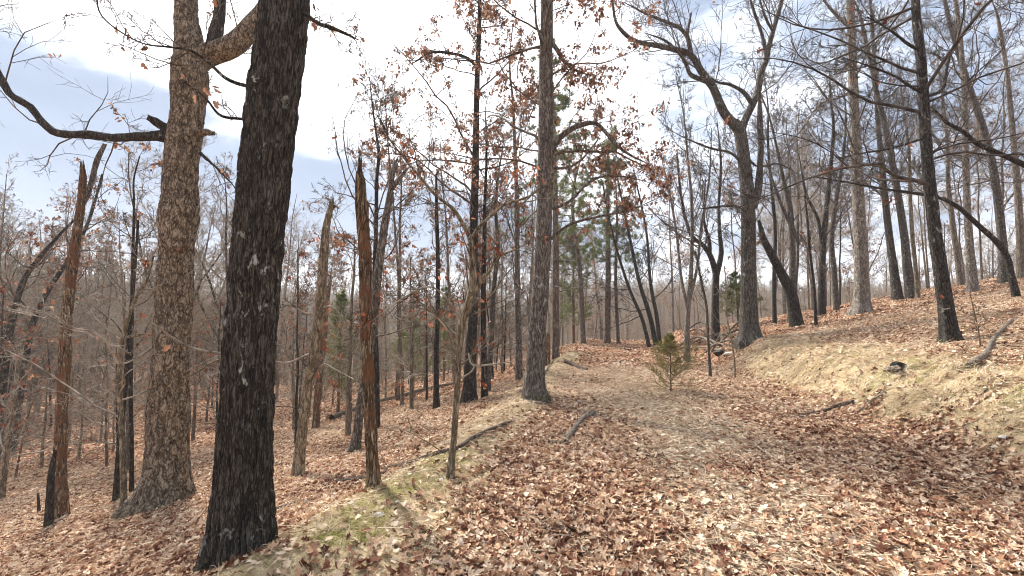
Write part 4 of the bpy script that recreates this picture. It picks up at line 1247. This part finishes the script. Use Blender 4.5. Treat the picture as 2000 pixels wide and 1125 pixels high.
def sector(n, y0, y1, power=1.0, pad=2.5):
    y = y0 + (y1 - y0) * rng.random(n) ** power
    hw = y * 1.16 + pad
    x = rng.uniform(-1, 1, n) * hw
    keepp = rng.random(n) < hw / (y1 * 1.16 + pad)
    return x[keepp], y[keepp]


def litter_density(x, y):
    st, so_, mo = zone_straw(x, y), zone_soil(x, y), zone_moss(x, y)
    n = fbm(x * .9, y * .9, oct=3, seed=91)
    d = (1 - .91 * st) * (1 - .86 * so_) * (1 - .85 * mo) * (.45 + .9 * sst((n - .33) / .3))
    e = x - edgeR(y)
    # leaves drift into the gutter at the foot of the bank
    d = d + .9 * np.exp(-((e + .45) / .5) ** 2) * sst((14 - y) / 6)
    dl = x - np.interp(y, BY, BX)
    d = d + .8 * np.exp(-((dl - 1.15) / .5) ** 2) * sst((9 - y) / 4)
    return d


LX, LY, LS = [], [], []
for n, y0, y1, sc in ((270000, 1.6, 7.5, .98), (250000, 7.5, 16, 1.05), (240000, 16, 34, 1.45), (70000, 34, 60, 2.0)):
    x, y = sector(n, y0, y1)
    k = rng.random(len(x)) < litter_density(x, y) * .78
    x, y = x[k], y[k]
    LX.append(x); LY.append(y); LS.append(np.full(len(x), sc) * rng.uniform(.40, 1.15, len(x)))
x, y, s = map(np.concatenate, (LX, LY, LS))
# drop litter where only rays past 60 m reach
n_ = Hn(x, y)
rot = euler_from(n_, rng.uniform(0, 6.28, len(x)), .42, rng)
z = H(x, y) + .004 + .028 * rng.random(len(x))
lc = proto_collection('litter_leaf', [ground_leaf(400 + i, (1.0, 1.25, .8)[i % 3]) for i in range(12)])
scatter('fallen_leaves', lc, np.stack([x, y, z], -1), rot, s, rng.integers(0, 12, len(x)))
print('litter leaves', len(x))

# dry grass
x, y = sector(480000, 1.8, 19)
k = rng.random(len(x)) < (zone_straw(x, y) * .85 + .035) * (1 - .75 * zone_soil(x, y)) * (.55 + .7 * sst((fbm(x * 2.2, y * 2.2, oct=2, seed=13) - .35) / .3))
x, y = x[k], y[k]
gc = proto_collection('grass_tuft', [blade_tuft(500 + i, 14, .15, .0018, M['straw'], .72) for i in range(7)])
rot = euler_from(Hn(x, y), rng.uniform(0, 6.28, len(x)), .15, rng)
scatter('dry_grass', gc, np.stack([x, y, H(x, y) + .004], -1), rot, rng.uniform(.45, 1.0, len(x)) * np.where(x > edgeR(y), 1.15 + .7 * (fbm(x * 3.1, y * 3.1, oct=2, seed=44) > .60), .88), rng.integers(0, 7, len(x)))
print('grass', len(x))
# moss
x, y = sector(240000, 1.8, 13)
k = rng.random(len(x)) < zone_moss(x, y) * .55
x, y = x[k], y[k]
mc = proto_collection('moss_tuft', [blade_tuft(600 + i, 16, .045, .0022, M['mossblade'], .2, .02) for i in range(4)])
rot = euler_from(Hn(x, y), rng.uniform(0, 6.28, len(x)), .15, rng)
scatter('moss_tufts', mc, np.stack([x, y, H(x, y) + .002], -1), rot, rng.uniform(.5, 1.3, len(x)), rng.integers(0, 4, len(x)))

# broken leaf scraps, stalks and grit
scr = []
for i in range(8):
    g = np.random.default_rng(700 + i)
    if i < 3:       # stalk
        P, R = grow(np.zeros((1, 3)) + [[-.06, 0, .004]], np.array([[1., 0, .02]]), np.array([.14]), np.array([.0022]), np.array([.0012]), 4, .18, 0, g)
        a = Acc(); tubes(P, R, 3, a); scr.append(a.mesh('scrap', M['chip']))
    elif i < 6:     # scrap of leaf
        A = np.array([[-.02, -.008, 0], [.0, -.014, .006], [.022, -.004, .002], [.014, .012, .008], [-.012, .012, .001]]) + g.normal(0, .003, (5, 3))
        A[:, 2] = np.abs(A[:, 2])
        scr.append(mesh_from('scrap', A, None, [(0, 1, 4), (1, 3, 4), (1, 2, 3)], (M['chip'],), smooth=False))
    else:           # grit
        th = np.arange(5) * 1.2566
        A = np.concatenate([np.stack([np.cos(th) * .012, np.sin(th) * .009, 0 * th], 1) * g.uniform(.7, 1.3, (5, 1)), [[0, 0, .010]]])
        scr.append(mesh_from('scrap', A, None, [(j, (j + 1) % 5, 5) for j in range(5)], (M['chip'],), smooth=False))
sc_c = proto_collection('scrap', scr)
x, y = sector(420000, 1.6, 15)
k = rng.random(len(x)) < .25 + .75 * zone_soil(x, y)
x, y = x[k], y[k]
rot = euler_from(Hn(x, y), rng.uniform(0, 6.28, len(x)), .2, rng)
scatter('litter_scraps', sc_c, np.stack([x, y, H(x, y) + .006 + .012 * rng.random(len(x))], -1), rot, rng.uniform(.6, 1.5, len(x)) * (1 + y * .05), rng.integers(0, 8, len(x)))


# ------------------------------------------------------------------ fallen wood and stones
def fallen(name, label, px, r0, r1, mat, cat='branch', lift=.6, side=None, seed=1, lump=.12, furrow=0, group=None, broken=True, counts=None, up=0.0):
    """a branch lying along ground points given as photograph pixels"""
    G = np.array([gpt(a, b) for a, b in px])
    K = []
    for i, q in enumerate(G):
        f = i / (len(G) - 1)
        r = r0 + (r1 - r0) * f
        K.append([q[0], q[1], q[2] + r * lift + .02 + up * math.sin(f * math.pi), r])
    S = catmull(np.array(K), max(24, 8 * len(px)))
    org = np.array([*G[0][:2], G[0][2]])
    if counts or side:
        root = obj(name, None, loc=org, label=label, category=cat, group=group)
    a = Acc(); trunk_mesh(a, S[:, :3], S[:, 3], 12, furrow, 30, 6, 0, lump, seed, broken)
    me = a.mesh(name, M[mat], org)
    if counts or side:
        obj('stem', me, root)
        g = np.random.default_rng(seed)
        ca = Acc(); crown(None, None, g, .004, counts or (1, 3, 2), start=(S[None, :, :3], S[None, :, 3]), acc=ca, up=(0, .02, .0, .0), ratio=(.13, .5, .5))
        obj('twigs', ca.mesh('twigs', M['stick' if mat == 'stick' else 'twig'], org), root)
    else:
        obj(name, me, loc=org, label=label, category=cat, group=group)


fallen('fallen_log', 'long fallen trunk lying up the slope towards the slender leafy oak', [(648, 822), (700, 802), (735, 790), (800, 772), (860, 757), (905, 748)], .12, .07, 'stick', 'log', seed=60, lump=.15)
fallen('fallen_branch', 'long crooked dead branch lying along the grassy berm', [(1000, 826), (955, 845), (922, 862), (890, 882), (850, 892), (815, 905), (790, 913), (760, 920), (742, 935), (700, 942), (655, 948)], .022, .030, 'dark_stick', seed=61, counts=(1, 5, 2))
fallen('fallen_branch', 'thin fallen branch behind the lichened berm oak at the berm edge', [(1065, 742), (1025, 755), (990, 765), (965, 768), (930, 762)], .03, .02, 'dark_stick', seed=62, counts=(1, 4, 2))
fallen('fallen_branch', 'dark curved branch lying along the berm just past the tall berm oak', [(1062, 735), (1075, 715), (1090, 696), (1105, 684), (1140, 680)], .035, .02, 'dark_stick', seed=63, counts=(1, 4, 2))
fallen('broken_limb', 'short dark broken chunk of limb on the track in front of the pines', [(1104, 712), (1118, 716), (1132, 722), (1148, 726)], .075, .04, 'dark_stick', 'branch', seed=64, lift=1.2, side=True)
fallen('broken_limb', 'pale twisted rotten root piece lying on the leaves in mid track', [(1162, 815), (1148, 818), (1135, 828), (1122, 845), (1110, 862), (1104, 872)], .045, .030, 'stick', 'branch', seed=65, lump=.3, lift=1.0, side=True)
fallen('broken_limb', 'dark crumbled bark piece just before the pale twisted root', [(1072, 872), (1088, 871), (1105, 874), (1116, 872)], .035, .025, 'rotten_wood', 'branch', seed=66, lump=.3)
fallen('fallen_stick', 'long grey stick with a fork lying among leaves at the bottom of the track', [(1048, 1002), (1070, 1020), (1092, 1040), (1110, 1052), (1130, 1072), (1158, 1098)], .008, .013, 'stick', 'stick', seed=67, counts=(1, 3, 2))
fallen('fallen_stick', 'short curved twig standing off the leaves beside the long grey stick', [(1120, 1010), (1122, 1025), (1118, 1045)], .009, .007, 'dark_stick', 'stick', seed=68, lift=2)
fallen('fallen_stick', 'small brown stick lying on leaves above the long grey stick', [(1118, 958), (1108, 972), (1095, 992)], .008, .005, 'dark_stick', 'stick', seed=69)
fallen('fallen_branch', 'slim dark fallen branch pointing down from the bank foot onto the track', [(1668, 790), (1640, 797), (1610, 806), (1580, 812), (1550, 820), (1515, 826), (1480, 833)], .034, .014, 'dark_stick', seed=70)
fallen('fallen_branch', 'straight pale dead branch leaning on the bank foot beside the slim dark branch', [(1730, 770), (1712, 782), (1694, 796), (1672, 812)], .028, .018, 'stick', seed=71)
fallen('fallen_log', 'pale curved log lying on the bank top near the mossy upright oak', [(1978, 628), (1962, 645), (1945, 662), (1935, 680), (1925, 698), (1908, 712), (1890, 724)], .030, .042, 'stick', 'log', seed=72, lump=.12, lift=.9)
fallen('fallen_stick', 'thin whitish stick standing on the mossy bank under the pale curved log', [(1932, 748), (1926, 765), (1914, 780), (1912, 800)], .010, .008, 'stick', 'stick', seed=73)
fallen('fallen_branch', 'bleached bent root half buried under leaves below the tan dead trunk', [(540, 1003), (560, 995), (585, 988), (610, 990)], .028, .018, 'stick', seed=74)
fallen('fallen_branch', 'thin dark twig lying on the slope before the leaning two pronged tree', [(660, 893), (685, 888), (712, 892)], .012, .008, 'dark_stick', seed=75)
fallen('fallen_log', 'dark log end lying across the valley bottom by the leaning trees', [(46, 766), (65, 767), (88, 765)], .12, .07, 'dark_stick', 'log', seed=76)
fallen('fallen_log', 'far dark trunk lying on the opposite valley side', [(44, 652), (70, 655), (96, 660)], .10, .07, 'dark_stick', 'log', seed=77)
fallen('fallen_log', 'dim fallen trunk lying low on the far slope behind the cedar', [(752, 742), (800, 738), (850, 728)], .10, .07, 'dark_stick', 'log', seed=82)
fallen('fallen_stick', 'thin dark branch lying on the hill rim near the brown oak', [(1700, 590), (1730, 583), (1760, 592)], .02, .015, 'dark_stick', 'stick', seed=83, up=.1)
fallen('fallen_branch', 'curving thin branch lying where the track meets the pines', [(1155, 676), (1190, 678), (1225, 684), (1240, 683)], .035, .025, 'dark_stick', seed=84, counts=(1, 4, 2))
fallen('fallen_stick', 'straight stick lying across the leafy track before the chunk of limb', [(1140, 705), (1170, 706), (1200, 708)], .02, .014, 'stick', 'stick', seed=85)
fallen('fallen_stick', 'dark thin stick lying in the middle of the track below the cedar seedling', [(1385, 832), (1412, 836), (1450, 838)], .012, .009, 'dark_stick', 'stick', seed=86)
fallen('fallen_stick', 'short grey twig lying on the leafy slope in front of the massive old oak', [(345, 1000), (372, 988), (398, 972)], .010, .007, 'stick', 'stick', seed=87)

# brush pile: every stick of it
bp = np.random.default_rng(88)
names = ['bleached', 'dark', 'grey', 'crooked grey', 'short pale', 'mossy dark', 'slender pale', 'thick grey', 'split brown', 'thin dark', 'bent pale', 'stubby brown', 'long grey', 'peeling pale']
for i in range(14):
    cx, cy = bp.uniform(1350, 1455), bp.uniform(648, 692)
    dx, dy = bp.uniform(18, 40) * bp.choice([-1, 1]), bp.uniform(-12, 12)
    G = gpt(cx, cy)
    fallen('brush_stick', f'{names[i]} stick in the brush pile at the bank corner behind the cedar seedling', [(cx - dx, min(cy - dy, 700)), (cx, cy), (cx + dx, min(cy + dy, 700))], bp.uniform(.03, .065), bp.uniform(.018, .03), ('stick', 'dark_stick')[i % 2], 'stick',
           seed=90 + i, group='sticks of the brush pile', up=bp.uniform(.1, .5), lift=2.5)


def rock(name, label, px, py, size, mat, seed, cat='stone', flat=.55, sink=.25, group=None):
    g = np.random.default_rng(seed)
    import bmesh
    bm = bmesh.new()
    bmesh.ops.create_icosphere(bm, subdivisions=3, radius=1)
    co = np.array([v.co[:] for v in bm.verts])
    for _ in range(7):                                     # chop flat facets
        n = nrm(g.standard_normal(3)); dd = g.uniform(.55, .85)
        q = co @ n
        co -= np.maximum(q - dd, 0)[:, None] * n[None]
    co *= 1 + .12 * (fbm(co[:, 0] * 3 + seed, co[:, 1] * 3, co[:, 2] * 3, 3, seed)[:, None] - .5)
    co *= np.array([g.uniform(.8, 1.2), g.uniform(.7, 1), flat])[None] * size
    for v, c_ in zip(bm.verts, co): v.co = c_
    me = bpy.data.meshes.new(name); bm.to_mesh(me); bm.free()
    me.materials.append(mat)
    G = gpt(px, py)
    o = obj(name, me, loc=(G[0], G[1], G[2] + size * flat * (1 - sink) * .6), label=label, category=cat, group=group)
    o.rotation_euler = (g.uniform(-.2, .2), g.uniform(-.2, .2), g.uniform(0, 6))


sm, st_ = new_mat('pale_stone')
tcs = st_.n('ShaderNodeTexCoord').outputs['Object']
finish(st_, st_.ramp(st_.noise(tcs, 18, 5, .65), [(.3, (.22, .20, .17)), (.5, (.46, .44, .40)), (.7, (.66, .64, .60))]), .9, st_.noise(tcs, 40, 4), .5, .01)
dm, dt_ = new_mat('dark_stone')  # dark colour paints the shade of the hollow by the brush pile
tcd = dt_.n('ShaderNodeTexCoord').outputs['Object']
finish(dt_, dt_.ramp(dt_.noise(tcd, 9, 5, .65), [(.35, (.012, .011, .010)), (.6, (.06, .055, .05)), (.8, (.16, .15, .13))]), .85, dt_.noise(tcd, 20, 4), .7, .02)
RK = [(861, 941, .055, 'whitish stone at the foot of the curved olive sapling tree'), (686, 986, .05, 'angular white stone on the berm below the split rotten trunk'), (740, 1010, .06, 'flat greyish stone half sunk in the mossy berm'),
      (1380, 948, .05, 'round pale stone lying alone on the worn track'), (1142, 950, .06, 'pale rough stone among brown leaves above the small brown stick'), (1222, 1018, .06, 'greyish broad stone in the worn strip of the track'),
      (1232, 968, .035, 'tiny bluish white pebble in the worn strip of the track'), (1632, 962, .06, 'flat white stone lying on leaves before the bank'), (1588, 790, .05, 'small buff stone at the foot of the bank beside the slim dark branch'),
      (1048, 796, .05, 'white stone at the mossy foot of the tall berm oak'), (1962, 862, .09, 'broad tan rock sticking out of the bank foot'), (1545, 745, .06, 'grey stone poking from the straw covered bank'), (845, 1000, .04, 'small grey stone at the berm edge where brown leaves begin')]
for i, (a, b, s_, lab) in enumerate(RK):
    rock('stone', lab, a, b, s_ * .62, sm, 20 + i, group='loose stones on the track and berm')
# dark lumps, shade put into their colour: hollow log end and brush pile hollow
rock('log_hollow_dark', 'low dark lump in place of the shaded hollow log end on the mossy bank', 1757, 722, .13, M['char'], 78, 'stump', .75)
fallen('broken_limb', 'grey splintered wood lump beside the dark hollow log end', [(1732, 730), (1745, 728), (1756, 730)], .05, .06, 'stick', 'branch', seed=79, lump=.4, lift=.8)
rock('corner_lump', 'dark lump in place of the shaded hollow beside the brush pile at the bank corner', 1408, 693, .26, dm, 80, 'rock', .55)
rock('corner_lump', 'pale slab leaning on the dark hollow lump at the bank corner', 1428, 692, .20, sm, 81, 'rock', .35)

# ------------------------------------------------------------------ air
hm = bpy.data.materials.new('haze'); hm.use_nodes = True
hn = NT(hm.node_tree)
pv = hn.n('ShaderNodeVolumePrincipled', {'Color': (.97, .97, .98, 1), 'Density': HAZE, 'Anisotropy': .2})
ho = hn.n('ShaderNodeOutputMaterial'); hm.node_tree.links.new(pv.outputs[0], ho.inputs['Volume'])
bx = np.array([[a, b, c] for a in (-640., 640.) for b in (-640., 640.) for c in (-14., 62.)])
hme = mesh_from('haze', bx, [(0, 1, 3, 2), (4, 6, 7, 5), (0, 4, 5, 1), (2, 3, 7, 6), (0, 2, 6, 4), (1, 5, 7, 3)], None, (hm,), smooth=False)
obj('haze', hme, kind='stuff')
